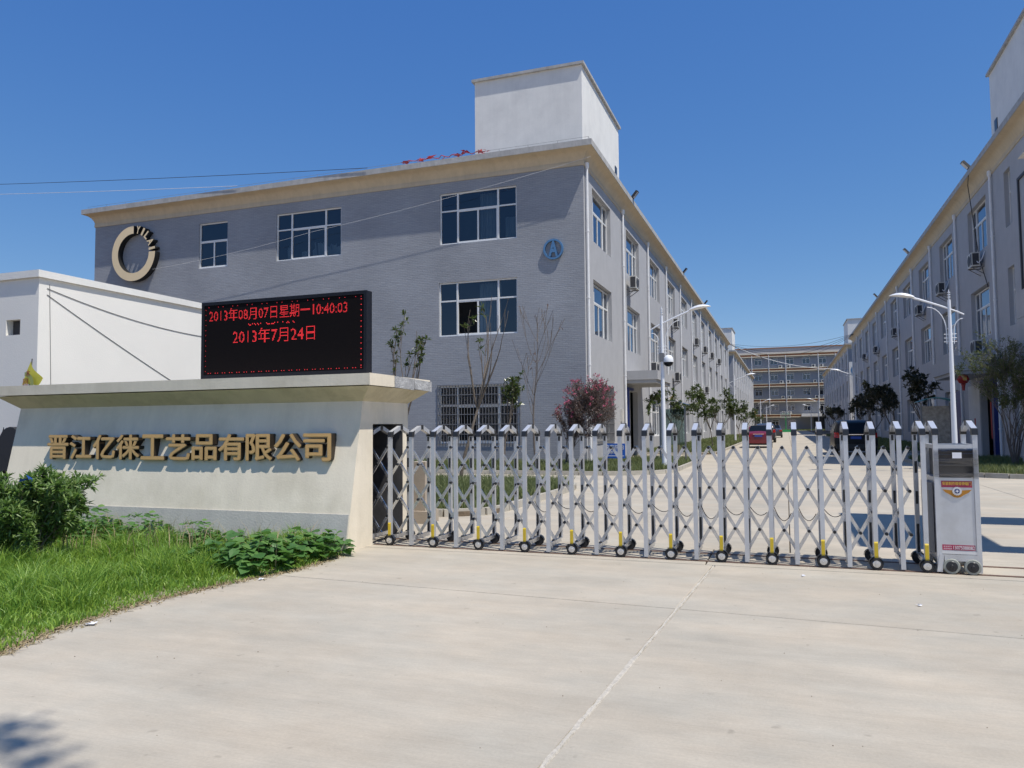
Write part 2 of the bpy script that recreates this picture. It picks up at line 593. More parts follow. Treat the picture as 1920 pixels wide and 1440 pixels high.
MAT = dict(
    concrete=concrete_mat('concrete_paving', (0.440, 0.402, 0.330), (0.480, 0.418, 0.328)),
    joint=M('joint_filler', (0.50, 0.46, 0.39), 0.95, var=0.25, scale=30, bump=0.6, bscale=80),
    soil=M('soil', (0.16, 0.12, 0.08), 0.95, var=0.35, scale=4, bump=0.6, bscale=30),
    dust=M('dusty_earth', (0.30, 0.25, 0.18), 0.95, var=0.3, scale=12, bump=0.5, bscale=60, dirt=((0.12, 0.09, 0.05), 0.7, 6)),
    pierplaster=M('brownish_plaster', (0.40, 0.34, 0.27), 0.9, var=0.12, scale=3, bump=0.2, bscale=40),
    kerb=M('kerb_stone', (0.42, 0.39, 0.33), 0.9, var=0.15, scale=5, bump=0.2, bscale=60, dirt=((0.2, 0.18, 0.14), 0.5, 2.0)),
    brick=brick_mat('grey_brick_tile', (0.335, 0.348, 0.372), (0.312, 0.324, 0.348), (0.262, 0.272, 0.292)),
    plaster=M('grey_plaster', (0.428, 0.430, 0.440), 0.9, var=0.06, scale=1.5, bump=0.25, bscale=45, streak=0.06),
    white=M('white_plaster', (0.80, 0.79, 0.75), 0.9, var=0.05, scale=1.2, bump=0.2, bscale=40, streak=0.05, dirt=((0.5, 0.5, 0.49), 0.35, 0.7)),
    whitewash=M('clean_white_plaster', (0.82, 0.80, 0.745), 0.9, var=0.03, scale=1.0, bump=0.12, bscale=40),
    cream=M('cream_cornice', (0.63, 0.515, 0.355), 0.85, var=0.07, scale=1.5, streak=0.12),
    lip=M('weathered_lip', (0.47, 0.46, 0.44), 0.9, var=0.2, scale=4, streak=0.2, bump=0.3, bscale=30),
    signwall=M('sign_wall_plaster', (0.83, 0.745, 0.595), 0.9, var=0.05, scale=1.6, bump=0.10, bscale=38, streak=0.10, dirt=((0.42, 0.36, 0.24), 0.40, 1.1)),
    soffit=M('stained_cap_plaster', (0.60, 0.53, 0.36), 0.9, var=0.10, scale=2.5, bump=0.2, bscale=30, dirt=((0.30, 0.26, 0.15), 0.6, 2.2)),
    barelip=M('bare_concrete', (0.36, 0.36, 0.36), 0.95, var=0.35, scale=9, bump=0.8, bscale=40, dirt=((0.6, 0.6, 0.58), 0.6, 5)),
    plinth=M('grey_plinth', (0.49, 0.475, 0.43), 0.9, var=0.08, scale=3, bump=0.2, bscale=40, streak=0.1),
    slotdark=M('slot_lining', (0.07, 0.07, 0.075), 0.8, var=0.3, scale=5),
    frame=M('white_window_frame', (0.78, 0.78, 0.76), 0.45, var=0.05, scale=2),
    glass=glass_mat('window_glass', (0.40, 0.46, 0.49), 0.08),
    glassdark=glass_mat('far_window_glass', (0.12, 0.15, 0.18), 0.12),
    room=M('dark_room', (0.10, 0.10, 0.105), 0.9, var=0.2, scale=0.7),  # dark colour makes the rooms look unlit behind the glass
    curtain=M('pale_curtain', (0.55, 0.60, 0.64), 0.9, var=0.1, scale=2),
    pipe=M('white_plastic_pipe', (0.80, 0.80, 0.80), 0.4, var=0.05, scale=2, dirt=((0.5, 0.49, 0.45), 0.4, 1.5)),
    grille=M('grey_steel_grille', (0.20, 0.20, 0.205), 0.5, 0.3),
    alu=M('brushed_aluminium', (0.66, 0.67, 0.69), 0.27, 0.8, var=0.10, scale=4, dirt=((0.30, 0.28, 0.25), 0.35, 5), bump=0.04, bscale=80, stretch=(20, 20, 1)),
    alupost=M('satin_aluminium_post', (0.62, 0.635, 0.66), 0.38, 0.55, var=0.07, scale=3, streak=0.08, dirt=((0.36, 0.34, 0.30), 0.3, 4)),
    alubright=M('polished_plate', (0.70, 0.71, 0.73), 0.28, 0.45),
    black=M('black_plastic', (0.02, 0.021, 0.024), 0.4),
    rubber=M('rubber_tyre', (0.025, 0.025, 0.026), 0.75, var=0.2, scale=20),
    greytyre=M('grey_rubber_tyre', (0.30, 0.31, 0.27), 0.7, var=0.12, scale=12),
    yellow=M('yellow_reflector', (0.62, 0.44, 0.02), 0.3, spec=0.6),
    rust=M('rusty_rail', (0.16, 0.10, 0.07), 0.7, 0.3, var=0.3, scale=8),
    gold=M('bronze_letter_face', (0.76, 0.455, 0.175), 0.5, 0.0, var=0.05, scale=3),
    goldside=M('bronze_letter_side', (0.030, 0.020, 0.011), 0.45),
    ringface=M('tan_ring_face', (0.88, 0.69, 0.42), 0.6, var=0.03, scale=2),
    ringside=M('black_ring_side', (0.010, 0.010, 0.010), 0.5),
    ledframe=M('led_cabinet', (0.012, 0.013, 0.018), 0.5, spec=0.25),
    ledface=M('led_module_face', (0.006, 0.004, 0.0045), 0.8, spec=0.15),
    ledon=M('led_red_dot', (0.5, 0.02, 0.02), 0.5, emit=(1.0, 0.035, 0.045), estr=0.95),
    blue=M('blue_sign_paint', (0.015, 0.12, 0.50), 0.4),
    navy=M('navy_steel', (0.012, 0.03, 0.16), 0.45),
    signwhite=M('white_sign_print', (0.8, 0.8, 0.8), 0.5),
    badge=M('blue_badge', (0.085, 0.21, 0.39), 0.5, var=0.08, scale=4),
    acbody=M('ac_cream_body', (0.62, 0.60, 0.55), 0.5, var=0.06, scale=4),
    acdark=M('ac_grille', (0.045, 0.045, 0.05), 0.6),
    lampwhite=M('lamp_white_paint', (0.78, 0.80, 0.83), 0.35, spec=0.6),
    bark=M('bark', (0.17, 0.14, 0.11), 0.95, var=0.3, scale=20, bump=0.6, bscale=60),
    palebark=M('pale_bark', (0.15, 0.13, 0.115), 0.95, var=0.25, scale=18, bump=0.5, bscale=60),
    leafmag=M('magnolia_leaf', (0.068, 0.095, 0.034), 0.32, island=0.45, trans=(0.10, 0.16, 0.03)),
    leafmagdark=M('shaded_magnolia_leaf', (0.034, 0.038, 0.022), 0.4, island=0.45, trans=(0.05, 0.06, 0.02)),  # copy of the magnolia leaf darkened for the row in shade
    leafbush=M('bush_leaf', (0.15, 0.24, 0.075), 0.35, island=0.42, trans=(0.22, 0.40, 0.07)),
    leafweed=M('weed_leaf', (0.085, 0.20, 0.05), 0.5, island=0.35, trans=(0.18, 0.38, 0.07)),
    leafmyrtle=M('myrtle_leaf', (0.085, 0.115, 0.035), 0.5, island=0.5, trans=(0.15, 0.2, 0.04)),
    leafbrown=M('brown_red_leaf', (0.19, 0.145, 0.125), 0.6, island=0.5, trans=(0.14, 0.07, 0.05)),
    pink=M('pink_flower', (0.62, 0.13, 0.20), 0.6, island=0.35, trans=(0.5, 0.1, 0.16)),
    yellowleaf=M('yellowing_leaf', (0.34, 0.25, 0.05), 0.5, island=0.4),
    grass=M('grass_blade', (0.170, 0.315, 0.045), 0.5, island=0.45, trans=(0.40, 0.60, 0.08)),
    grassdull=M('bed_grass_blade', (0.125, 0.16, 0.06), 0.6, island=0.45, trans=(0.24, 0.30, 0.09)),
    straw=M('dry_stalk', (0.32, 0.26, 0.14), 0.8, island=0.3),
    red=M('red_car_paint', (0.17, 0.008, 0.016), 0.3, coat=0.5),
    blackpaint=M('black_car_paint', (0.006, 0.006, 0.007), 0.4, spec=0.3),
    greypaint=M('dark_grey_car_paint', (0.05, 0.05, 0.06), 0.25, coat=0.8),
    carglass=M('car_glass', (0.008, 0.011, 0.016), 0.12, spec=0.15),
    taillight=M('tail_light', (0.42, 0.015, 0.012), 0.15, spec=0.7),
    plate=M('blue_plate', (0.02, 0.07, 0.36), 0.4),
    chrome=M('chrome', (0.75, 0.75, 0.77), 0.12, 1.0),
    redcloth=M('red_cloth', (0.42, 0.03, 0.03), 0.8, var=0.2, scale=6),
    flag=M('yellow_flag', (0.72, 0.66, 0.10), 0.8, var=0.1, scale=8, trans=(0.8, 0.75, 0.1)),
    flaggreen=M('flag_green_print', (0.36, 0.40, 0.13), 0.8),
    flagred=M('flag_red_print', (0.38, 0.07, 0.05), 0.8),
    iron=M('black_iron', (0.015, 0.016, 0.02), 0.5),
    rail=M('brown_wood', (0.10, 0.075, 0.055), 0.8, var=0.2, scale=6),
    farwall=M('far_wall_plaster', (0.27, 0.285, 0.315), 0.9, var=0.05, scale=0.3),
    farband=M('brown_band', (0.36, 0.14, 0.05), 0.8, var=0.12, scale=1),
    farcream=M('cream_band_edge', (0.68, 0.60, 0.44), 0.8, var=0.08, scale=1),
    farparapet=M('grey_parapet', (0.43, 0.42, 0.42), 0.9, var=0.05, scale=0.5),
    hoop=M('green_paint', (0.02, 0.30, 0.10), 0.5),
    hoopboard=glass_mat('clear_board', (0.55, 0.75, 0.68), 0.12, 0.1),
    bluepoly=glass_mat('blue_polycarbonate', (0.10, 0.42, 0.58), 0.10, 0.25),
    teal=M('teal_sheet', (0.05, 0.25, 0.28), 0.35),
    clearboard=glass_mat('greenish_glass', (0.50, 0.60, 0.58), 0.12, 0.05),
    paperboard=M('paper_board', (0.36, 0.31, 0.25), 0.9, var=0.4, scale=9),
    couplet=M('red_couplet', (0.40, 0.06, 0.05), 0.8, var=0.15, scale=8),
    door=M('dark_doorway', (0.02, 0.021, 0.026), 0.3),
    panelwhite=M('white_panel', (0.62, 0.62, 0.61), 0.7, var=0.08, scale=2, streak=0.1),
    lantern=M('red_lantern', (0.38, 0.02, 0.015), 0.6),
    wire=M('black_cable', (0.02, 0.02, 0.022), 0.6),
    wirepale=M('pale_cable', (0.62, 0.62, 0.62), 0.6),
    stickerred=M('magenta_sticker', (0.40, 0.035, 0.09), 0.5),
    stickergold=M('gold_print', (0.80, 0.52, 0.08), 0.5),
    wing=M('orange_wing', (0.46, 0.21, 0.03), 0.3, 0.3),
    paper=M('white_paper', (0.80, 0.80, 0.82), 0.7),
    film=glass_mat('cling_film', (0.86, 0.86, 0.86), 0.07, 0.06),
    roofgrey=M('roof_felt', (0.25, 0.25, 0.25), 0.95, var=0.1, scale=1),
    tarp=M('blue_scrap', (0.02, 0.08, 0.30), 0.5),
)

# ------------------------------------------------------------------ ground, paving, kerbs
g = MB()
g.quad((-700, -300, -0.03), (700, -300, -0.03), (700, 1200, -0.03), (-700, 1200, -0.03))
g.build('ground', MAT['soil'], kind='structure')


def rot2(x, y, a, cx=-0.91, cy=6.58):
    c, s = math.cos(a), math.sin(a)
    dx, dy = x - cx, y - cy
    return (cx + dx * c - dy * s, cy + dx * s + dy * c)


PAVE = structure('concrete_pavement')


def slab(c4, z1=0.0, z0=-0.026):
    """one cast concrete slab with a small arris, corners given anticlockwise"""
    cx = sum(p[0] for p in c4) / 4
    cy = sum(p[1] for p in c4) / 4
    b = 0.006
    ins = []
    for x, y in c4:
        d = Vector((cx - x, cy - y)).normalized() * b * 1.4
        ins.append((x + d.x, y + d.y))
    v = [(x, y, z0) for x, y in c4] + [(x, y, z1 - b) for x, y in c4] + [(x, y, z1) for x, y in ins]
    f = [(8, 9, 10, 11)]
    for i in range(4):
        j = (i + 1) % 4
        f += [(i, j, j + 4, i + 4), (i + 4, j + 4, j + 8, i + 8)]
    m = MB()
    m.add(v, f)
    return m.build('concrete_slab', MAT['concrete'], PAVE)


A = math.radians(-3.2)
jg = 0.007
xs = [-5.22, -0.91, 3.4, 7.7, 12.0, 16.3]
for i in range(5):
    x0, x1 = xs[i] + jg, xs[i + 1] - jg
    if i == 0:
        x1 -= 0.008
    if i == 1:
        x0 += 0.008
    for (y0, y1) in ((-9.0, 6.58 - jg), (6.58 + jg, 8.60)):
        c = [rot2(x0, y0, A), rot2(x1, y0, A), rot2(x1, y1, A), rot2(x0, y1, A)]
        if y1 > 7:
            c[2] = (c[2][0], 8.72)
            c[3] = (c[3][0], 8.72)
        if i == 0:
            if y1 > 7:
                c[0] = (-5.75, c[0][1]); c[3] = (-5.2, c[3][1])
            else:
                c[0] = (-5.95, -9.0); c[3] = (-5.75, c[3][1])
        slab(c)
# raised mortar bead in the long joint
rnd = random.Random(5)
jm = MB()
N = 150
prev = None
for k in range(N + 1):
    y = -4 + (8.68 + 4) * k / N
    x, yy = rot2(-0.91, y, A)
    wv = (0.010 + 0.012 * rnd.random()) * (1.35 if y < 5.2 else 0.8)
    off = rnd.uniform(-0.004, 0.004)
    h = 0.003 + 0.006 * rnd.random()
    ring = [(x - wv + off, yy, -0.012), (x - wv * 0.5 + off, yy, h), (x + wv * 0.5 + off, yy, h * 0.9), (x + wv + off, yy, -0.012)]
    if prev:
        for q in range(3):
            jm.quad(prev[q], prev[q + 1], ring[q + 1], ring[q])
    prev = ring
jm.build('joint_filler', MAT['joint'], PAVE)
# threshold strip under the gate with two guide rails
for (x0, x1) in ((-11.3, -5.25), (-5.235, -0.9), (-0.885, 3.5), (3.515, 8), (8.015, 13)):
    slab([(x0, 8.74), (x1, 8.74), (x1, 9.82), (x0, 9.82)])
gr = structure('gate_track')
for y in (8.95, 9.48):
    m = MB()
    m.box(-5.2, 12.5, y - 0.03, y + 0.03, -0.01, 0.006)
    m.build('guide_rail', MAT['rust'], gr)
# yard slabs
ys = [9.835]
while ys[-1] < 24:
    ys.append(ys[-1] + 4.75)
for j in range(len(ys) - 1):
    x = -27.0
    while x < 24:
        slab([(x + jg, ys[j] + jg), (x + 4.5 - jg, ys[j] + jg), (x + 4.5 - jg, ys[j + 1] - jg), (x + jg, ys[j + 1] - jg)])
        x += 4.5
y = ys[-1]
while y < 196:
    for (x0, x1) in ((-8.2, -4.2), (-4.2, 0.3), (0.3, 4.8), (4.8, 9.2)):
        slab([(x0 + jg, y + jg), (x1 - jg, y + jg), (x1 - jg, y + 4.75 - jg), (x0 + jg, y + 4.75 - jg)])
    y += 4.75

KERB = structure('kerb')
km = MB()
km.hexa([(-0.5, -0.06, -0.03), (0.5, -0.06, -0.03), (0.5, 0.06, -0.03), (-0.5, 0.06, -0.03),
         (-0.497, -0.05, 0.13), (0.497, -0.05, 0.13), (0.497, 0.055, 0.13), (-0.497, 0.055, 0.13)])
KSTONE = km.mesh('kerb_stone', MAT['kerb'])


def kerb_line(pts, step):
    """stones laid end to end along a polyline"""
    P = [Vector(p) for p in pts]
    d = [0]
    for a, b in zip(P, P[1:]):
        d.append(d[-1] + (b - a).length)

    def at(s):
        for i in range(len(P) - 1):
            if s <= d[i + 1] or i == len(P) - 2:
                t = (s - d[i]) / (d[i + 1] - d[i])
                return P[i].lerp(P[i + 1], t)
    n = max(1, int(round(d[-1] / step)))
    r = random.Random(int(d[-1] * 100))
    for k in range(n):
        a, b = at(d[-1] * k / n), at(d[-1] * (k + 1) / n)
        c = (a + b) / 2
        v = b - a
        link('kerb_stone', KSTONE, KERB, (c.x, c.y, r.uniform(-0.008, 0.004)), (0, 0, math.atan2(v.y, v.x) + r.uniform(-0.006, 0.006)), (v.length - 0.014, 1, 1))


def arc(cx, cy, r, a0, a1, n=10):
    return [(cx + r * math.cos(math.radians(a0 + (a1 - a0) * i / n)), cy + r * math.sin(math.radians(a0 + (a1 - a0) * i / n))) for i in range(n + 1)]


isl = [(-14, 12.0), (-6.0, 12.0)] + arc(-5.9, 13.0, 1.0, -90, 0)[1:] + [(-4.9, 18.0)] + arc(-5.9, 18.0, 1.0, 0, 90)[1:] + [(-14, 19.0)]
kerb_line(isl, 0.75)
bed1 = [(-16, 23.25), (-5.9, 23.25)] + arc(-5.9, 25.65, 2.4, -90, 0)[1:] + [(-3.5, 32.0)] + arc(-5.0, 32.0, 1.5, 0, 90)[1:] + [(-7.35, 33.5)]
kerb_line(bed1, 0.75)
bed2 = [(-7.35, 40.6), (-4.8, 40.6)] + arc(-4.8, 41.9, 1.3, -90, 0)[1:] + [(-3.5, 104)]
kerb_line(bed2, 1.0)
rbed1 = [(22, 24.2), (6.6, 24.2)] + arc(6.6, 26.3, 2.1, 270, 180)[1:] + [(4.5, 34.5)] + arc(5.5, 34.5, 1.0, 180, 90)[1:] + [(8.4, 35.5)]
kerb_line(rbed1, 0.6)
rbed2 = [(8.4, 43.9), (5.8, 43.9)] + arc(5.8, 45.2, 1.3, 270, 180)[1:] + [(4.5, 104)]
kerb_line(rbed2, 1.0)
for nm, poly in (('planting_bed', isl), ('planting_bed', bed1), ('planting_bed', bed2 + [(-7.35, 104)]), ('planting_bed', rbed1), ('planting_bed', rbed2 + [(8.4, 104)])):
    m = MB()
    m.prism(poly, -0.02, 0.085)
    m.build(nm, MAT['soil'], kind='structure')
m = MB()
m.prism([(-7.4, 118), (-3.5, 118), (-3.5, 192), (-7.4, 192)], -0.02, 0.085)
m.prism([(4.5, 118), (8.4, 118), (8.4, 192), (4.5, 192)], -0.02, 0.085)
m.build('planting_bed', MAT['soil'], kind='structure')

# ------------------------------------------------------------------ factory buildings
def wall_plane(mb, axis, const, u0, u1, z0, z1, openings, s, depth, m=0, mr=0):
    us = sorted({u0, u1} | {u for o in openings for u in (o[0], o[1]) if u0 < u < u1})
    zs = sorted({z0, z1} | {z for o in openings for z in (o[2], o[3]) if z0 < z < z1})

    def P(u, z, c):
        return (c, u, z) if axis == 'x' else (u, c, z)
    flip = (s > 0) if axis == 'x' else (s < 0)
    for i in range(len(us) - 1):
        for j in range(len(zs) - 1):
            uc, zc = (us[i] + us[i + 1]) / 2, (zs[j] + zs[j + 1]) / 2
            if any(o[0] < uc < o[1] and o[2] < zc < o[3] for o in openings):
                continue
            q = [P(us[i], zs[j], const), P(us[i + 1], zs[j], const), P(us[i + 1], zs[j + 1], const), P(us[i], zs[j + 1], const)]
            mb.quad(*(q if flip else q[::-1]), m)
    ci = const - s * depth
    for a, b, c, d in openings:
        for (ua, za), (ub, zb) in (((a, c), (b, c)), ((b, c), (b, d)), ((b, d), (a, d)), ((a, d), (a, c))):
            mb.quad(P(ua, za, const), P(ub, zb, const), P(ub, zb, ci), P(ua, za, ci), mr)


def window_meshes(w, h, split, transom, fw=0.055, mull=0.075, sash=True, thick=0.07):
    """frame mesh (origin bottom centre, outside is -Y) and list of (pane mesh, x, z)"""
    f = MB()
    hw = w / 2
    t0, t1 = -thick / 2, thick / 2
    f.box(-hw, -hw + fw, t0, t1, 0, h)
    f.box(hw - fw, hw, t0, t1, 0, h)
    f.box(-hw + fw, hw - fw, t0, t1, 0, fw)
    f.box(-hw + fw, hw - fw, t0, t1, h - fw, h)
    xs_ = [-hw + fw] + [(-hw + w * q) for q in split] + [hw - fw]
    zt = h * transom
    for x in xs_[1:-1]:
        f.box(x - mull / 2, x + mull / 2, t0 - 0.006, t1 - 0.006, fw + 0.001, h - fw - 0.001)
    panes = []
    n = len(xs_) - 1
    for i in range(n):
        xa = xs_[i] + (mull / 2 if i > 0 else 0)
        xb = xs_[i + 1] - (mull / 2 if i < n - 1 else 0)
        f.box(xa, xb, t0 + 0.004, t1 - 0.004, zt - 0.03, zt + 0.03)
        panes.append((xa, xb, zt + 0.03, h - fw))
        if sash and i == n // 2:
            xm = (xa + xb) / 2
            f.box(xm - 0.035, xm + 0.035, t0 + 0.012, t1 - 0.012, fw, zt - 0.03)
            f.box(xa, xb, t0 + 0.01, t1 - 0.01, fw, fw + 0.045)
            f.box(xa, xb, t0 + 0.01, t1 - 0.01, zt - 0.075, zt - 0.03)
            f.box(xb - 0.045, xb, t0 + 0.01, t1 - 0.01, fw + 0.045, zt - 0.075)
            panes.append((xa, xm - 0.035, fw + 0.045, zt - 0.075))
            panes.append((xm + 0.035, xb - 0.045, fw + 0.045, zt - 0.075))
        else:
            panes.append((xa, xb, fw, zt - 0.03))
    fm = f.mesh('window', MAT['frame'])
    pl = []
    allp = MB()
    for xa, xb, za, zb in panes:
        p = MB()
        p.quad((xa - 0.004, 0.006, za - 0.004), (xb + 0.004, 0.006, za - 0.004), (xb + 0.004, 0.006, zb + 0.004), (xa - 0.004, 0.006, zb + 0.004))
        allp.v
        pl.append(p.mesh('pane', MAT['glass']))
        allp.quad((xa - 0.004, 0.006, za - 0.004), (xb + 0.004, 0.006, za - 0.004), (xb + 0.004, 0.006, zb + 0.004), (xa - 0.004, 0.006, zb + 0.004))
    joined = allp.mesh('pane', MAT['glass'])
    s_ = MB()
    s_.box(-hw - 0.05, hw + 0.05, -0.16, -0.036, -0.05, -0.002)
    return fm, pl, joined, s_.mesh('sill', MAT['lip']), panes


WIN = dict(
    wide=window_meshes(3.5, 2.24, (0.235, 0.76), 0.655),
    small=window_meshes(1.7, 2.24, (), 0.60),
    slit=window_meshes(0.9, 2.3, (0.5,), 0.62, sash=False),
)


def put_window(root, kind, loc, rz, fine=True, skip=(), sill=False):
    fm, pl, joined, sm, panes = WIN[kind]
    o = link('window', fm, root, Vector(loc) - W[root.name], (0, 0, rz))
    if fine:
        for i, p in enumerate(pl):
            if i not in skip:
                link('pane', p, o)
    else:
        link('pane', joined, o)
    if sill:
        link('sill', sm, o)
    return o


def curtain(mb, x0, x1, y, z0, z1):
    n = 22
    for i in range(n):
        a, b = x0 + (x1 - x0) * i / n, x0 + (x1 - x0) * (i + 1) / n
        ya, yb = y + 0.05 * math.sin(i * 1.9), y + 0.05 * math.sin((i + 1) * 1.9)
        mb.quad((a, ya, z0), (b, yb, z0), (b, yb, z1), (a, ya, z1))


def cornice(root, x0, x1, y0, y1, zt, oh=0.47):
    cove = [(0.0, zt - 0.001), (0.035, zt), (0.035, zt + 0.17), (0.02, zt + 0.19), (0.06, zt + 0.32), (0.14, zt + 0.45), (0.25, zt + 0.55), (oh - 0.02, zt + 0.62)]
    lip = [(oh - 0.02, zt + 0.615), (oh, zt + 0.62), (oh, zt + 0.86), (oh - 0.25, zt + 0.872), (oh - 0.25, zt + 0.70)]

    def sweep(prof, name, mat):
        m = MB()
        n = len(prof)
        for (sx, sy) in ((-1, -1), (1, -1), (1, 1), (-1, 1)):
            for o_, z in prof:
                m.v.append(((x0 if sx < 0 else x1) + sx * o_, (y0 if sy < 0 else y1) + sy * o_, z))
        for c in range(4):
            d = (c + 1) % 4
            for i in range(n - 1):
                m.f.append((c * n + i, d * n + i, d * n + i + 1, c * n + i + 1))
                m.m.append(0)
        return m.build(name, mat, root, smooth=True)
    sweep(cove, 'cornice', MAT['cream'])
    sweep(lip, 'roof_edge', MAT['lip'])
    m = MB()
    m.quad((x0 - 0.2, y0 - 0.2, zt + 0.71), (x1 + 0.2, y0 - 0.2, zt + 0.71), (x1 + 0.2, y1 + 0.2, zt + 0.71), (x0 - 0.2, y1 + 0.2, zt + 0.71))
    m.build('roof', MAT['roofgrey'], root)


def pipe_mesh(zb, zt, off=0.09, r=0.055):
    m = MB()
    m.tube([(0, -off, zb), (0, -off, zt - 0.12)], r, 10)
    m.lathe([(r, zt - 0.14), (r * 1.7, zt - 0.05), (r * 1.75, zt + 0.10), (r * 1.4, zt + 0.12)], (0, -off, 0), 12)
    z = zb + 1.2
    while z < zt - 1:
        m.lathe([(r + 0.012, z), (r + 0.012, z + 0.06)], (0, -off, 0), 10)
        m.bar((0, -off, z + 0.03), (0, 0.01, z + 0.03), 0.02, 0.03)
        z += 2.7
    return m.mesh('downpipe', MAT['pipe'], True)


PIPE = pipe_mesh(0.05, 12.06)
ZROW = [(0.90, 3.25), (5.36, 7.66), (9.28, 11.53)]
BAY, Y0 = 7.16, 29.11
XL, XR = -7.40, 8.45


def long_block(name, label, x_street, x_back, y0, nb, side, front, ent_bay, tower=True, fine_bays=3, tower_label=None):
    """three-storey workshop block; side=+1 when its street wall faces +X"""
    y1 = y0 + nb * BAY + 0.25
    xa, xb = min(x_street, x_back), max(x_street, x_back)
    root = thing(name, label, 'factory building', (x_street, y0, 0))
    zt = 12.03
    ops = []
    for b in range(nb):
        u = y0 + 0.24 + b * BAY + 1.2
        for k, (za, zb) in enumerate(ZROW):
            if b == ent_bay and k == 0:
                continue
            if side < 0 and b == 0 and front:
                ops.append((y0 + 4.77, y0 + 5.67, za, zb))
                continue
            ops.append((u, u + 3.5, za, zb))
    door = None
    if ent_bay is not None:
        u = y0 + 0.24 + ent_bay * BAY
        door = (u + 1.3, u + 3.6, 0.0, 3.3)
        ops.append(door)
    m = MB()
    wall_plane(m, 'x', x_street, y0, y1, 0, zt, ops, side, 0.26)
    m.build('street_wall', MAT['plaster'], root)
    # front wall with its own openings
    fo = []
    for (xa_, xb_, za, zb) in front:
        fo.append((xa_, xb_, za, zb))
    m = MB()
    wall_plane(m, 'y', y0, xa, xb, 0, zt, fo, -1, 0.13)
    m.build('front_wall', MAT['brick'], root)
    m = MB()
    m.quad((x_back, y0, 0), (x_back, y1, 0), (x_back, y1, zt), (x_back, y0, zt))
    m.quad((xa, y1, 0), (xb, y1, 0), (xb, y1, zt), (xa, y1, zt))
    m.build('rear_wall', MAT['plaster'], root)
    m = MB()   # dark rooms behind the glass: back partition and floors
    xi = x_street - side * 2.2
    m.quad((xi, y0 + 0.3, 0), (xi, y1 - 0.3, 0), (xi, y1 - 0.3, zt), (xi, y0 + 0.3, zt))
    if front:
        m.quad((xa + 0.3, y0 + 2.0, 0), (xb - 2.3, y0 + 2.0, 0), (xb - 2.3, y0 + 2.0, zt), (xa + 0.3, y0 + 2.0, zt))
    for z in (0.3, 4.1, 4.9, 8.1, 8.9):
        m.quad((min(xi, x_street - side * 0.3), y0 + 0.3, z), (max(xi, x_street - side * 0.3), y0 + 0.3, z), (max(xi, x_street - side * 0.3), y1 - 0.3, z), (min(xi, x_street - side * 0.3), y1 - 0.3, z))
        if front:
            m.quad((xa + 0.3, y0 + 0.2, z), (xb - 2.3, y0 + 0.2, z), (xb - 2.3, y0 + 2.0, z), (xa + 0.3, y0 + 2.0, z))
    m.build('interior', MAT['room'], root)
    cornice(root, xa, xb, y0, y1, zt)
    rz = PI / 2 if side > 0 else -PI / 2
    for b in range(nb):
        u = y0 + 0.24 + b * BAY + 1.2
        for k, (za, zb) in enumerate(ZROW):
            if b == ent_bay and k == 0:
                continue
            if side < 0 and b == 0 and front:
                put_window(root, 'slit', (x_street - side * 0.20, y0 + 5.22, za), rz, True)
                continue
            o = put_window(root, 'wide', (x_street - side * 0.22, u + 1.75, za), rz, b < fine_bays)
            if b < fine_bays + 2:
                link('sill', WIN['wide'][3], o)
    for b in range(nb + 1):
        link('downpipe', PIPE, root, (0, 0.24 + b * BAY if b < nb else nb * BAY, 0), (0, 0, rz))
    if tower:
        tl = 4.75
        t = MB()
        xt0, xt1 = (x_street - tl, x_street - 0.05) if side > 0 else (x_street + 0.05, x_street + tl)
        ta = y0 + 0.15
        t.box(xt0, xt1, ta, ta + 7.2, zt + 0.68, 16.25)
        tw = t.build('stair_tower', MAT['white'], root)
        c = MB()
        c.box(xt0 - 0.11, xt1 + 0.11, ta - 0.11, ta + 7.31, 16.25, 16.36)
        c.build('tower_cap', MAT['lip'], tw)
        v = MB()
        xf = xt1 if side > 0 else xt0
        v.box(xf - 0.03, xf + 0.03, ta + 6.2, ta + 6.6, zt + 1.55, zt + 2.05)  # solid dark block, shade of the vent put into its colour
        v.build('vent_dark_block', MAT['door'], tw)
    return root, door, y1


FRONT_L = [(-13.75, -10.25, 9.33, 11.54), (-22.15, -18.65, 9.33, 11.54), (-26.66, -24.96, 9.33, 11.54), (-13.8, -10.25, 5.39, 7.69), (-13.8, -10.25, 0.88, 3.27)]
LB, LDOOR, LY1 = long_block('factory_block', 'long grey three-storey block with brick front wall and white roof tower, left of the street', XL, -33.4, Y0, 11, 1, FRONT_L, 1, fine_bays=4)
# front windows of the near left block
def front_win(kind, xc, z, skip=(), sx=1.0, sz=1.0):
    o = put_window(LB, kind, (xc, Y0 + 0.10, z), 0, True, skip, False)
    o.scale = (sx, 1, sz)
    return o


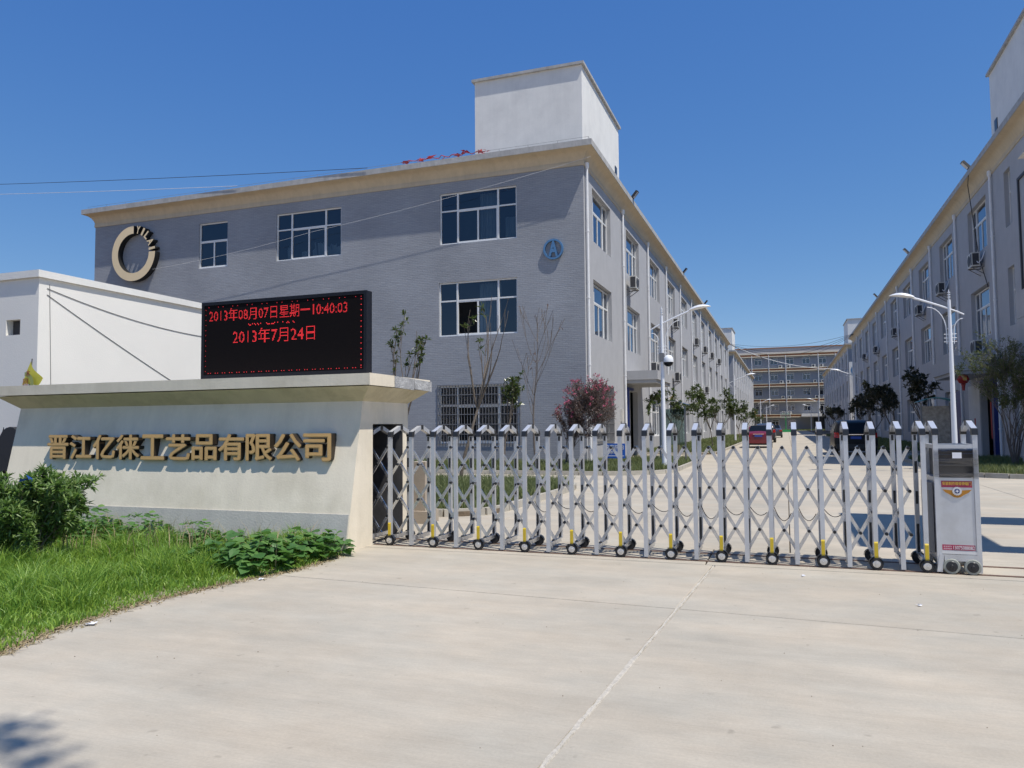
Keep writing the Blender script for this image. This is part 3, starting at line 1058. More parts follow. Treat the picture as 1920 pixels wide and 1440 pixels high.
front_win('wide', -12.0, 9.33, (), 1.0, 2.21 / 2.24)
front_win('wide', -20.4, 9.33, (), 1.0, 2.21 / 2.24)
front_win('small', -25.81, 9.33, (), 1.0, 2.21 / 2.24)
front_win('wide', -12.025, 5.39, (3,), 3.55 / 3.5, 2.3 / 2.24)
front_win('wide', -12.025, 0.88, (3,), 3.55 / 3.5, 2.39 / 2.24)
cm = MB()
curtain(cm, -12.05, -11.15, Y0 + 0.45, 9.38, 11.5)
curtain(cm, -12.1, -11.1, Y0 + 0.45, 5.45, 7.62)
curtain(cm, -10.95, -10.3, Y0 + 0.55, 9.38, 10.4)
cm.build('curtain', MAT['curtain'], LB)
r_ = random.Random(77)
for b in range(7):
    for k, (za, zb) in enumerate(ZROW):
        if (b == 1 and k == 0) or r_.random() < .25:
            continue
        u = Y0 + 0.24 + b * BAY + 1.2
        cm = MB()
        for (a, c) in ((0.05, r_.uniform(.5, 1.5)), (3.45 - r_.uniform(.4, 1.4), 3.45)):
            n = 14
            for i in range(n):
                p0, p1 = u + a + (c - a) * i / n, u + a + (c - a) * (i + 1) / n
                cm.quad((XL - .5 + .05 * math.sin(i * 1.9), p0, za + .02), (XL - .5 + .05 * math.sin(i * 1.9 + 1.9), p1, za + .02), (XL - .5 + .05 * math.sin(i * 1.9 + 1.9), p1, zb - .02), (XL - .5 + .05 * math.sin(i * 1.9), p0, zb - .02))
        cm.build('curtain', MAT['curtain'], LB)
# rag and goods standing behind the second-floor window
rg = MB()
r_ = random.Random(3)
for (xa, wv, h) in ((-21.9, 0.25, 0.85), (-21.1, 0.2, 0.5), (-20.5, 0.55, 0.9), (-19.75, 0.35, 0.75), (-19.35, 0.3, 0.7)):
    for k in range(6):
        x = xa + r_.uniform(0, wv)
        rg.add([(x, Y0 + 0.5, 9.36), (x + 0.12, Y0 + 0.52, 9.36), (x + 0.10 + r_.uniform(-.1, .1), Y0 + 0.5, 9.36 + h * r_.uniform(.5, 1)), (x - 0.04, Y0 + 0.48, 9.36 + h * r_.uniform(.4, .9))], ((0, 1, 2, 3),))
rg.build('stored_goods', MAT['curtain'], LB)
# steel security grilles on the ground floor
gm = MB()
for k in range(28):
    x = -13.86 + 3.68 * k / 27
    gm.box(x - 0.011, x + 0.011, Y0 - 0.035, Y0 - 0.012, 0.84, 3.31)
for k in range(7):
    z = 0.84 + 2.47 * k / 6
    gm.box(-13.88, -10.16, Y0 - 0.045, Y0 - 0.022, z - 0.016, z + 0.016)
gm.build('security_grille', MAT['grille'], LB)
gm = MB()
for k in range(24):
    y = 30.5 + 3.6 * k / 23
    gm.box(XL + 0.012, XL + 0.035, y - 0.011, y + 0.011, 0.84, 3.31)
for k in range(7):
    z = 0.84 + 2.47 * k / 6
    gm.box(XL + 0.022, XL + 0.045, 30.45, 34.15, z - 0.016, z + 0.016)
gm.build('security_grille', MAT['grille'], LB)

FRONT_R = [(14.0, 17.5, 0.88, 3.27), (14.0, 17.5, 5.39, 7.69), (14.0, 17.5, 9.33, 11.54)]
RB, RDOOR, RY1 = long_block('factory_block', 'long grey three-storey block in shade with cream cornice, right of the street', XR, 34.4, Y0, 11, -1, FRONT_R, 1, fine_bays=4)
for z in (0.88, 5.39, 9.33):
    put_window(RB, 'wide', (15.75, Y0 + 0.10, z), 0, True)
LB2, _, _ = long_block('factory_block', 'second grey block farther along the left side, white pipes close together', XL, -33.4, 119.5, 10, 1, [], None, fine_bays=0)
RB2, _, _ = long_block('factory_block', 'second grey block farther along the right side, with a round badge', XR, 34.4, 116.0, 10, -1, [], None, fine_bays=0)
for o in (LB, RB, LB2, RB2):
    o['group'] = 'three-storey factory blocks along the street'

# lightning conductor along the roof edge of the two near blocks
def conductor(root, pts, zt):
    m = MB()
    for a, b in zip(pts, pts[1:]):
        a, b = Vector((*a, zt)), Vector((*b, zt))
        n = int((b - a).length / 1.25)
        for k in range(n):
            p = a.lerp(b, k / n)
            m.tube([p - Vector((0, 0, 0.02)), p + Vector((0, 0, 0.15))], 0.007, 4)
        m.tube([a + Vector((0, 0, .145)), b + Vector((0, 0, .145))], 0.006, 4)
    m.build('lightning_conductor', MAT['grille'], root)


conductor(LB, [(-33.6, Y0 - 0.3), (XL + 0.3, Y0 - 0.3), (XL + 0.3, 100)], 12.9)
conductor(RB, [(XR - 0.3, Y0 - 0.3), (XR - 0.3, 100)], 12.9)

# ------------------------------------------------------------------ text to mesh
def text_mesh(body, size, depth=0.0, bold=0.0, res=2, align='CENTER', shear=0.0):
    cu = bpy.data.curves.new('txt', 'FONT')
    cu.body = body
    cu.size = size
    cu.extrude = depth / 2
    cu.offset = bold
    cu.resolution_u = res
    cu.align_x = align
    cu.shear = shear
    o = bpy.data.objects.new('txt', cu)
    COL.objects.link(o)
    dg = bpy.context.evaluated_depsgraph_get()
    dg.update()
    ev = o.evaluated_get(dg)
    me = bpy.data.meshes.new_from_object(ev)
    bpy.data.objects.remove(o)
    bpy.data.curves.remove(cu)
    return me


def fit_mesh(me, cx, cz, wd, ht, y0, front_mat, side_mat, depth, name):
    """stand flat text upright (facing -Y), fit to a box, front face at y0"""
    n = len(me.vertices)
    co = np.empty(n * 3)
    me.vertices.foreach_get('co', co)
    co = co.reshape(-1, 3)
    lo, hi = co.min(0), co.max(0)
    ext = np.maximum(hi - lo, 1e-6)
    ou = np.empty_like(co)
    ou[:, 0] = cx + ((co[:, 0] - lo[0]) / ext[0] - 0.5) * wd
    ou[:, 2] = cz + ((co[:, 1] - lo[1]) / ext[1] - 0.5) * ht
    dz = (co[:, 2] - lo[2]) / ext[2] if ext[2] > 1e-5 else np.ones(n)
    ou[:, 1] = y0 + (1 - dz) * depth
    me.vertices.foreach_set('co', ou.ravel())
    me.materials.clear()
    me.materials.append(front_mat)
    me.materials.append(side_mat)
    me.update()
    idx = [0 if p.normal.y < -0.7 else 1 for p in me.polygons]
    me.polygons.foreach_set('material_index', idx)
    me.name = name
    me.update()
    return me


def embolden(me, d, cuts=((0, 0), (1, 0), (-1, 0), (0, 1), (0, -1), (.7, .7), (-.7, -.7), (.7, -.7), (-.7, .7))):
    """thicker strokes: the glyph laid over itself a few times, each layer a hair behind the last"""
    n, nf = len(me.vertices), len(me.polygons)
    vs = [v.co.copy() for v in me.vertices]
    fs = [tuple(p.vertices) for p in me.polygons]
    mi = [p.material_index for p in me.polygons]
    V, F, MI = [], [], []
    for k, (a, b) in enumerate(cuts):
        V += [(c.x + a * d, c.y + k * 0.0009, c.z + b * d) for c in vs]
        F += [tuple(i + k * n for i in f) for f in fs]
        MI += mi
    o = bpy.data.meshes.new(me.name)
    o.from_pydata(V, [], F)
    for m_ in me.materials:
        o.materials.append(m_)
    o.polygons.foreach_set('material_index', MI)
    o.update()
    return o


def shift_mesh(me, off):
    me.transform(Matrix.Translation(-Vector(off)))
    return me


def stroke_text(body, cx, cz, wd, ht, y0, mat, parent, name, bold=0.01, rz=None):
    me = fit_mesh(text_mesh(body, 1.0, 0.0, 0.0), cx, cz, wd, ht, y0, mat, mat, 0.0, name)
    if bold > 0.001:
        me = embolden(me, bold * 0.35 * ht, ((0, 0), (1, 0), (-1, 0), (0, 1), (0, -1)))
    return link(name, shift_mesh(me, W[parent.name]), parent)


# ------------------------------------------------------------------ sign wall with letters, LED board on top
SW = thing('sign_wall', 'cream rendered entrance wall with flared cap and bronze company name letters', 'wall', (-8.3, 9.0, 0))
yb, yt, zs_ = 8.25, 8.64, 1.90     # battered front: y at the ground, y and z at its top


def yf(z):
    return yb + (yt - yb) * z / zs_


xl_, xr_ = -11.40, -5.20
sl0, sl1, slz = 8.90, 9.74, 1.60
m = MB()
# front leaf (battered), rear leaf, left leaf, head over the slot: one hollow body
fr = [(xl_, yf(0), 0), (xr_, yf(0), 0), (xr_, yf(zs_), zs_), (xl_, yf(zs_), zs_)]
m.quad(*fr)
m.add([(xr_, yf(0), 0), (xr_, sl0, 0), (xr_, sl0, slz), (xr_, yf(slz), slz)], ((0, 1, 2, 3),))
m.add([(xr_, yf(slz), slz), (xr_, 9.90, slz), (xr_, 9.90, zs_), (xr_, yf(zs_), zs_)], ((0, 1, 2, 3),))
m.quad((xr_, sl1, 0), (xr_, 9.90, 0), (xr_, 9.90, slz), (xr_, sl1, slz))
m.quad((xl_, 9.90, 0), (xl_, yf(0), 0), (xl_, yf(zs_), zs_), (xl_, 9.90, zs_))
m.quad((xr_, 9.90, 0), (xl_, 9.90, 0), (xl_, 9.90, zs_), (xr_, 9.90, zs_))
m.build('wall_body', MAT['signwall'], SW)
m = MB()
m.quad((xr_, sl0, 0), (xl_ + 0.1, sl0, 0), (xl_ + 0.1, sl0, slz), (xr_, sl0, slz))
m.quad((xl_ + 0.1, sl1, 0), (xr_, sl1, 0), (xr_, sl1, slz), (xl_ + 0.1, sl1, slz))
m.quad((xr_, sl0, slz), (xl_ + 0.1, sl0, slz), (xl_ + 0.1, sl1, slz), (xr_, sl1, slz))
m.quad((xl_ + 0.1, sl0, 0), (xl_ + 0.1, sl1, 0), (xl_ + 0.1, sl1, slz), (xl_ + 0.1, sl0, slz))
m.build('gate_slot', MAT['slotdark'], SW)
# flared soffit and lip of the cap
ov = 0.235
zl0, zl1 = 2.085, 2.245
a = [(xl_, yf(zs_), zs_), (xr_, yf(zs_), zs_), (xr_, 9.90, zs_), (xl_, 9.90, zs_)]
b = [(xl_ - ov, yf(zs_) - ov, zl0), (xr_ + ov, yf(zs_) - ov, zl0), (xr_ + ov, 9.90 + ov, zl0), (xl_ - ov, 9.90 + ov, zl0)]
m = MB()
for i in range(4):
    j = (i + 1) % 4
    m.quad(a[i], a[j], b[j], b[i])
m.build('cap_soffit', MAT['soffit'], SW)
lo_, e = ov + 0.022, 0.0
X0, X1, YA, YB = xl_ - lo_, xr_ + lo_, yf(zs_) - lo_, 9.90 + lo_
m = MB()
m.box(X0, X1 - 0.012, YA, YB - 0.02, zl0 + 0.012, zl1)
cap = m.build('cap_slab', MAT['signwall'], SW)
m = MB()
m.box(X1 - 0.011, X1, YA + 0.0, 9.03, zl0 + 0.008, zl1 + 0.003)
m.build('lip_panel', MAT['signwall'], SW)
for (ya, yb2, dz) in ((9.045, 9.60, 0.0), (9.615, YB, -0.012)):
    m = MB()
    m.hexa([(X1 - 0.011, ya, zl0 + 0.006), (X1 + 0.004, ya, zl0 + 0.006), (X1 + 0.004, yb2, zl0 - 0.008), (X1 - 0.011, yb2, zl0 - 0.008),
            (X1 - 0.011, ya, zl1 + dz), (X1 + 0.004, ya, zl1 + dz), (X1 + 0.004, yb2, zl1 + dz - 0.012), (X1 - 0.011, yb2, zl1 + dz - 0.012)])
    m.build('lip_panel', MAT['barelip'], SW, label='bare grey concrete lip panel with chipped edges')
m = MB()
m.hexa([(xl_ - 0.005, yf(0) - 0.012, -0.02), (xr_ - 0.012, yf(0) - 0.012, -0.02), (xr_ - 0.012, yf(0) + 0.05, -0.02), (xl_ - 0.005, yf(0) + 0.05, -0.02),
        (xl_ - 0.005, yf(0.46) - 0.012, 0.46), (xr_ - 0.012, yf(0.46) - 0.012, 0.46), (xr_ - 0.012, yf(0.46) + 0.05, 0.46), (xl_ - 0.005, yf(0.46) + 0.05, 0.46)])
m.build('plinth', MAT['plinth'], SW)
name = '晋江亿徕工艺品有限公司'
x0n, x1n = -10.545, -5.515
for i, ch in enumerate(name):
    pitch = (x1n - x0n) / len(name)
    cx = x0n + pitch * (i + 0.5)
    me = fit_mesh(text_mesh(ch, 1.0, 0.2, 0.0), cx, 1.300, pitch * 0.90, 0.345, 8.415, MAT['gold'], MAT['goldside'], 0.12, 'sign_letter')
    me = embolden(me, 0.0115)
    link('sign_letter', shift_mesh(me, W[SW.name]), SW)

LED = thing('led_display', 'black LED message board with red dot text standing on the wall cap', 'display', (-6.54, 8.78, 2.245))
m = MB()
lx0, lx1, ly, lz0, lz1 = -7.905, -5.18, 8.70, 2.248, 3.372
m.box(lx0, lx1, ly + 0.012, ly + 0.14, lz0, lz1)
fw_ = 0.045
m.box(lx0, lx0 + fw_, ly, ly + 0.012, lz0, lz1)
m.box(lx1 - fw_, lx1, ly, ly + 0.012, lz0, lz1)
m.box(lx0 + fw_, lx1 - fw_, ly, ly + 0.012, lz0, lz0 + fw_ + 0.03)
m.box(lx0 + fw_, lx1 - fw_, ly, ly + 0.012, lz1 - fw_, lz1)
m.box(lx0 - 0.02, lx1 + 0.03, ly + 0.05, ly + 0.2, lz0 - 0.003, lz0 + 0.03)
m.build('cabinet', MAT['ledframe'], LED)
m = MB()
m.quad((lx0 + fw_, ly + 0.009, lz0 + 0.07), (lx1 - fw_, ly + 0.009, lz0 + 0.07), (lx1 - fw_, ly + 0.009, lz1 - fw_), (lx0 + fw_, ly + 0.009, lz1 - fw_))
m.build('screen', MAT['ledface'], LED)


def raster(body, rows=16, bold=0.0):
    """sample flat text on a dot grid; returns list of (col, row)"""
    me = text_mesh(body, 1.0, 0.0, bold, 2, 'LEFT')
    bm = bmesh.new()
    bm.from_mesh(me)
    bmesh.ops.triangulate(bm, faces=bm.faces[:])
    bv = BVHTree.FromBMesh(bm)
    xs_ = [v.co.x for v in bm.verts]
    hi = 0.90
    lo = -0.12
    st = (hi - lo) / rows
    nc = int(max(xs_) / st) + 1
    dots = []
    for c in range(nc):
        for r in range(rows):
            x, y = (c + 0.5) * st, lo + (r + 0.5) * st
            h = bv.ray_cast(Vector((x, y, 1)), Vector((0, 0, -1)))
            if h[0] is not None:
                dots.append((c, r))
    bm.free()
    bpy.data.meshes.remove(me)
    return dots, nc


dm = MB()


def dot(x, z, s):
    dm.quad((x - s, ly + 0.006, z - s), (x + s, ly + 0.006, z - s), (x + s, ly + 0.006, z + s), (x - s, ly + 0.006, z + s))


def led_row(body, xa, xb, zc, ht):
    d, nc = raster(body)
    px = (xb - xa) / nc
    pz = ht / 16
    for c, r in d:
        dot(xa + (c + 0.5) * px, zc + (r - 7.5) * pz, min(px, pz) * 0.36)


led_row('2013年08月07日星期一10:40:03', -7.78, -5.47, 3.175, 0.205)
led_row('2013年7月24日', -7.36, -5.97, 2.855, 0.235)
r_ = random.Random(8)
for k in range(46):          # row being scrolled out: only stray dots of it are lit
    x = -7.08 + 0.76 * k / 45
    if r_.random() < 0.55 and k not in (14, 15, 16, 30, 31, 32):
        dot(x, 3.008 + 0.015 * r_.randint(0, 1), 0.006)
n = 62
for k in range(n):
    x = lx0 + 0.085 + (lx1 - lx0 - 0.17) * k / (n - 1)
    if k % 3:
        dot(x, lz0 + 0.10, 0.0045)
        if k % 2:
            dot(x, lz1 - 0.075, 0.004)
for k in range(13):
    z = lz0 + 0.13 + (lz1 - lz0 - 0.24) * k / 12
    dot(lx1 - 0.085, z, 0.0055)
    dot(lx0 + 0.075, z, 0.0035)
dm.build('lit_dots', MAT['ledon'], LED)

# round logo ring on the brick front
RG = thing('ring_logo', 'tan three-quarter ring logo with raised letters on the grey brick wall', 'wall sign', (-30.45, Y0, 10.37))
cx, cz = -30.5, 10.37
ro, ri = 1.40, 1.0
yF = 28.80
m = MB()
n = 60
for k in range(n):
    a0 = math.radians(90 + 270 * k / n)
    a1 = math.radians(90 + 270 * (k + 1) / n)
    P = lambda r, a, y: (cx + r * math.cos(a), y, cz + r * math.sin(a))
    m.quad(P(ri, a0, yF), P(ro, a0, yF), P(ro, a1, yF), P(ri, a1, yF), 0)
    m.quad(P(ro, a0, yF), P(ro, a0, Y0), P(ro, a1, Y0), P(ro, a1, yF), 1)
    m.quad(P(ri, a0, yF), P(ri, a1, yF), P(ri, a1, Y0), P(ri, a0, Y0), 1)
for a0 in (math.radians(90), math.radians(360)):
    m.quad(P(ri, a0, yF), P(ro, a0, yF), P(ro, a0, Y0), P(ri, a0, Y0), 1)
m.build('ring', [MAT['ringface'], MAT['ringside']], RG)
for ch, ang in zip('YILAI', (76, 60, 44, 25, 8)):
    a = math.radians(ang)
    me = text_mesh(ch, 1.0, 0.2, 0.03)
    wd = 0.17 if ch == 'I' else (0.24 if ch != 'A' else 0.3)
    wd = 0.12 if ch == 'I' else wd
    fit_mesh(me, 0, 0, wd, 0.40, 0, MAT['ringface'], MAT['ringside'], Y0 - yF, 'logo_letter')
    me.transform(Matrix.Rotation(-(a - PI / 2), 4, 'Y'))
    o = link('logo_letter', me, RG, Vector((cx + 1.2 * math.cos(a), yF, cz + 1.2 * math.sin(a))) - W[RG.name])

BG = thing('letter_badge', 'blue round badge with letter A on the brick wall by the corner', 'wall sign', (-8.67, Y0, 8.70))
m = MB()
n = 40
for k in range(n):
    a0, a1 = 2 * PI * k / n, 2 * PI * (k + 1) / n
    P = lambda r, a, y: (-8.67 + r * math.cos(a), y, 8.70 + r * math.sin(a))
    yF = Y0 - 0.10
    m.quad(P(.345, a0, yF), P(.42, a0, yF), P(.42, a1, yF), P(.345, a1, yF))
    m.quad(P(.42, a0, yF), P(.42, a0, Y0 - .01), P(.42, a1, Y0 - .01), P(.42, a1, yF))
    m.quad(P(.345, a0, yF), P(.345, a1, yF), P(.345, a1, Y0 - .01), P(.345, a0, Y0 - .01))
m.build('ring', MAT['badge'], BG)
me = fit_mesh(text_mesh('A', 1, 0.2, 0.035), -8.67, 8.72, 0.40, 0.64, Y0 - 0.10, MAT['badge'], MAT['badge'], 0.1, 'letter')
link('letter', shift_mesh(me, W[BG.name]), BG)

# badge on the far right block's front: white panel with a round mark
BD = thing('letter_badge', 'white panel with blue round mark on the far right block', 'wall sign', (9.15, 115.98, 0))
m = MB()
m.box(8.5, 10.6, 115.86, 115.985, 1.5, 10.2)
m.build('panel', MAT['white'], BD)
m = MB()
for k in range(24):
    a0, a1 = 2 * PI * k / 24, 2 * PI * (k + 1) / 24
    P = lambda r, a: (9.5 + r * math.cos(a), 115.84, 9.05 + r * math.sin(a))
    m.quad(P(.6, a0), P(.8, a0), P(.8, a1), P(.6, a1))
m.box(9.55, 9.75, 115.83, 115.855, 8.45, 9.65)
m.build('round_mark', MAT['badge'], BD)

# ------------------------------------------------------------------ white gatehouse at the left
WB = thing('gatehouse', 'low white rendered gatehouse with flat roof behind the sign wall', 'building', (-15.5, 12, 0))
wx, wy, wz = -13.0, 10.14, 4.40
m = MB()
wall_plane(m, 'y', wy, -20.0, wx, 0, wz, [(-13.83, -13.46, 3.35, 3.64)], -1, 0.14)
wall_plane(m, 'x', wx, wy, 17.2, 0, wz, [], 1, 0.2)
m.quad((-20, wy, 0), (-20, 17.2, 0), (-20, 17.2, wz), (-20, wy, wz))
m.quad((-20, 17.2, 0), (wx, 17.2, 0), (wx, 17.2, wz), (-20, 17.2, wz))
m.build('wall', MAT['whitewash'], WB)
m = MB()
m.box(-20.1, wx + 0.055, wy - 0.055, 17.3, wz + 0.002, wz + 0.135)
m.build('roof', MAT['white'], WB)
m = MB()
m.box(-13.86, -13.43, wy + 0.142, wy + 0.6, 3.3, 3.7)  # solid dark block stands in for the unlit room behind the hole
m.build('window_dark_back', MAT['acdark'], WB)

# ------------------------------------------------------------------ retractable gate
GT = thing('retractable_gate', 'aluminium retractable lattice gate on wheels across the entrance', 'gate', (-1.6, 9.2, 0))
GO = W[GT.name]
YF, YR = 8.95, 9.48
pm = MB()
pm.box(-0.0225, 0.0225, -0.0225, 0.0225, 0.02, 1.435)
POST = pm.mesh('post', MAT['alupost'])
pm = MB()
pm.box(-0.0225, 0.0225, -0.0225, 0.0225, 0.115, 1.435)
POSTW = pm.mesh('post', MAT['alupost'])
# black slotted channel on the inside of rear posts
SLOTS = []
for za, zb in ((0.13, 0.44), (0.66, 0.80), (1.0, 1.13), (1.36, 1.42)):
    pm = MB()
    pm.box(-0.012, 0.012, -0.030, -0.0226, za, zb)
    SLOTS.append(pm.mesh('guide_slot', MAT['black']))
# arched cap: black end pieces, bright sloping plates, black ridge
yl = YR - YF
cm = MB()
hw = 0.029


def capseg(y0, z0, y1, z1, t, m, w_=hw):
    cm.hexa([(-w_, y0, z0 - t), (w_, y0, z0 - t), (w_, y1, z1 - t), (-w_, y1, z1 - t), (-w_, y0, z0), (w_, y0, z0), (w_, y1, z1), (-w_, y1, z1)], m)


cm.hexa([(-hw, -0.032, 1.425), (hw, -0.032, 1.425), (hw, 0.03, 1.425), (-hw, 0.03, 1.425), (-hw, -0.022, 1.485), (hw, -0.022, 1.485), (hw, 0.045, 1.51), (-hw, 0.045, 1.51)], 1)
capseg(0.0, 1.497, 0.235, 1.575, 0.055, 0, hw - 0.002)
capseg(0.232, 1.581, 0.30, 1.581, 0.06, 1)
capseg(0.298, 1.575, yl, 1.497, 0.055, 0, hw - 0.002)
cm.hexa([(-hw, yl - 0.03, 1.425), (hw, yl - 0.03, 1.425), (hw, yl + 0.032, 1.425), (-hw, yl + 0.032, 1.425), (-hw, yl - 0.045, 1.51), (hw, yl - 0.045, 1.51), (hw, yl + 0.022, 1.485), (-hw, yl + 0.022, 1.485)], 1)
CAP = cm.mesh('top_cap', [MAT['alubright'], MAT['black']])
bm_ = MB()
bm_.box(-0.018, 0.018, 0.023, yl - 0.023, 0.075, 0.125)
bm_.box(-0.03, 0.03, 0.05, 0.09, 0.06, 0.13)
BASE = bm_.mesh('base_bar', MAT['alu'])
wm = MB()
wm.lathe([(0.045, -0.022), (0.062, -0.022), (0.068, -0.012), (0.068, 0.012), (0.062, 0.022), (0.045, 0.022)], (0, 0, 0), 20, 0, 'y', True)
TYRE = wm.mesh('tyre', MAT['rubber'], True)
wm = MB()
wm.lathe([(0.040, -0.026), (0.036, -0.030), (0.012, -0.031), (0.010, -0.036)], (0, 0, 0), 16, 0, 'y')
HUB = wm.mesh('hub', MAT['alu'], True)
fm_ = MB()     # fork that carries the wheel
fm_.box(-0.028, 0.028, -0.03, 0.03, 0.075, 0.13)
for k in range(7):
    a0, a1 = PI * k / 7, PI * (k + 1) / 7
    P = lambda r, a, y: (r * math.cos(a), y, 0.069 + r * math.sin(a))
    fm_.quad(P(.076, a0, -0.028), P(.076, a1, -0.028), P(.076, a1, 0.028), P(.076, a0, 0.028))
FORK = fm_.mesh('wheel_fork', MAT['black'])
rm = MB()
rm.hexa([(-0.018, -0.036, 0.125), (0.018, -0.036, 0.125), (0.018, -0.0235, 0.125), (-0.018, -0.0235, 0.125), (-0.018, -0.036, 0.285), (0.018, -0.036, 0.285), (0.018, -0.0235, 0.30), (-0.018, -0.0235, 0.30)])
REFL = rm.mesh('reflector_strip', MAT['yellow'])
lm = MB()
lm.box(-0.5, 0.5, -0.008, 0.008, -0.0175, 0.0175)
LAT = lm.mesh('lattice_bar', MAT['alu'])
pm = MB()
pm.lathe([(0.010, 0.0), (0.016, 0.0), (0.018, 0.006), (0.018, 0.012), (0.010, 0.014)], (0, 9.125 - 9.2, 0), 12, 0, 'y')
pm.lathe([(0.009, 0.012), (0.009, 0.13)], (0, 9.125 - 9.2, 0), 8, 0, 'y')
PIN = pm.mesh('pivot_pin', MAT['black'], True)

plain = [-4.65, -4.01, -3.38, -2.775, -2.175, -1.58, -1.005, -0.45, 0.075, 0.6, 1.115]
wheel = [-4.96, -4.33, -3.695, -3.077, -2.475, -1.878, -1.292, -0.727, -0.187, 0.338, 0.858, 1.335]
posts = sorted([(x, 0) for x in plain] + [(x, 1) for x in wheel] + [(-5.27, 0), (-5.58, 1), (-5.89, 0)])


def part(me, x, y, z=0, parent=GT, rot=None, scale=None):
    return link(me.name.split('.')[0], me, parent, Vector((x, y, z)) - GO, rot, scale)


rg_ = random.Random(19)
for x, wh in posts:
    ti = rg_.uniform(-.004, .004)
    part(POSTW if wh else POST, x, YF, 0, GT, (rg_.uniform(-.003, .003), ti, rg_.uniform(-.05, .05)))
    rp = part(POSTW, x, YR, 0, GT, (0, ti, rg_.uniform(-.05, .05)))
    for sm_ in SLOTS:
        link('guide_slot', sm_, rp)
    part(CAP, x, YF)
    part(BASE, x, YF)
    if wh:
        part(REFL, x, YF)
        for y in (YF - 0.012, YR + 0.012):
            f_ = part(FORK, x, y)
            ww = link('tyre', TYRE, f_, (0, 0, 0.069), (0, 0, 0))
            link('hub', HUB, f_, (0, 0, 0.069), (0, 0, 0) if y < 9.2 else (0, 0, PI))
zA = 1.285
dz = 0.232
xp = [p[0] for p in posts]
mid = [(a + b) / 2 for a, b in zip(xp, xp[1:])]


def lat(p, q, y):
    dx, dzz = q[0] - p[0], q[1] - p[1]
    L_ = math.hypot(dx, dzz)
    c = ((p[0] + q[0]) / 2, (p[1] + q[1]) / 2)
    part(LAT, c[0], y + rg_.uniform(-.004, .004), c[1], GT, (rg_.uniform(-.06, .06), -math.atan2(dzz, dx) + rg_.uniform(-.006, .006), 0), (L_ + 0.03, 1, 1))


yA, yB = 9.155, 9.235
for i in range(1, len(xp) - 1):
    a, p, c = mid[i - 1], xp[i], mid[i]
    for k in range(2):
        z0 = zA - 2 * k * dz
        lat((a, z0), (c, z0 - 2 * dz), yB)       # falls to the right, rear plane
        lat((a, z0 - 2 * dz), (c, z0), yA)       # rises to the right, front plane
    z0 = zA - 4 * dz
    lat((a, z0), (p, z0 - dz), yB)
    lat((p, z0 - dz), (c, z0), yA)
for i, x in enumerate(mid):
    for k in range(3):
        part(PIN, x, 9.2, zA - 2 * k * dz)
for x in xp[1:-1]:
    for k in range(3):
        part(PIN, x, 9.2, zA - dz - 2 * k * dz)
# loose loops of cable hung between the lattice bars
for i in range(9, 22):
    m = MB()
    xa, xb = xp[i] + 0.03, xp[i + 1] - 0.05
    pts = []
    for k in range(11):
        t = k / 10
        pts.append((xa + (xb - xa) * t, 9.25, 0.60 - 0.06 * t - 0.42 * t * (1 - t) * (0.7 + 0.3 * math.sin(i * 1.7)) * 1.2))
    m.tube(pts, 0.0045, 5)
    m.build('cable', MAT['wire'], GT, True)
# drive cabinet at the end of the gate
cx0, cx1 = 1.452, 1.812
for x in (cx0, cx1):
    part(POST, x, YF)
    part(POST, x, YR)
    part(CAP, x, YF)
m = MB()
m.box(cx0 + 0.0225, cx1 - 0.0225, YF - 0.02, YF + 0.02, 1.285, 1.325)
m.box(cx0 + 0.0225, cx1 - 0.0225, YR - 0.02, YR + 0.02, 1.285, 1.325)
m.box(cx0 - 0.02, cx0 + 0.02, YF + 0.0235, YR - 0.0235, 1.285, 1.325)
m.box(cx1 - 0.02, cx1 + 0.02, YF + 0.0235, YR - 0.0235, 1.285, 1.325)
m.build('top_rail', MAT['alupost'], GT)
m = MB()
m.box(cx0 + 0.024, cx1 - 0.024, YF - 0.012, YR + 0.012, 0.225, 0.985)
m.box(cx0 - 0.02, cx0 + 0.0235, YF + 0.0245, YR - 0.0245, 0.13, 0.99)
cab = m.build('drive_cabinet', MAT['alupost'], GT)
m = MB()
m.box(cx0 + 0.023, cx1 - 0.023, YF - 0.020, YF - 0.0125, 0.205, 0.235)
m.build('trim_strip', MAT['alubright'], cab)
m = MB()
m.box(cx0 + 0.024, cx1 - 0.024, YF + 0.01, YR - 0.01, 0.99, 1.27)
disp = m.build('display_box', MAT['black'], GT)
m = MB()
m.quad((cx0 - 0.025, YF - 0.026, 0.99), (cx1 + 0.025, YF - 0.026, 0.99), (cx1 + 0.025, YF - 0.026, 1.27), (cx0 - 0.025, YF - 0.026, 1.27))
r_ = random.Random(2)
for k in range(7):       # wrinkles in the film
    z = r_.uniform(1.0, 1.26)
    m.quad((cx0 - 0.02, YF - 0.0275, z), (cx1 + 0.02, YF - 0.0275, z + r_.uniform(-.05, .05)), (cx1 + 0.02, YF - 0.034, z + .02), (cx0 - 0.02, YF - 0.034, z + .006))
m.build('cling_film', MAT['film'], disp)
m = MB()
m.quad((1.60, YF - 0.030, 1.185), (1.685, YF - 0.030, 1.185), (1.685, YF - 0.030, 1.245), (1.60, YF - 0.030, 1.245))
m.build('paper_label', MAT['paper'], disp)
m = MB()
m.hexa([(cx0 - 0.03, YF - 0.03, 0.02), (cx0 + 0.02, YF - 0.03, 0.02), (cx0 + 0.02, YF + 0.02, 0.02), (cx0 - 0.03, YF + 0.02, 0.02),
        (cx0 - 0.0, YF - 0.03, 0.2), (cx0 + 0.04, YF - 0.03, 0.2), (cx0 + 0.04, YF + 0.02, 0.2), (cx0 - 0.0, YF + 0.02, 0.2)])
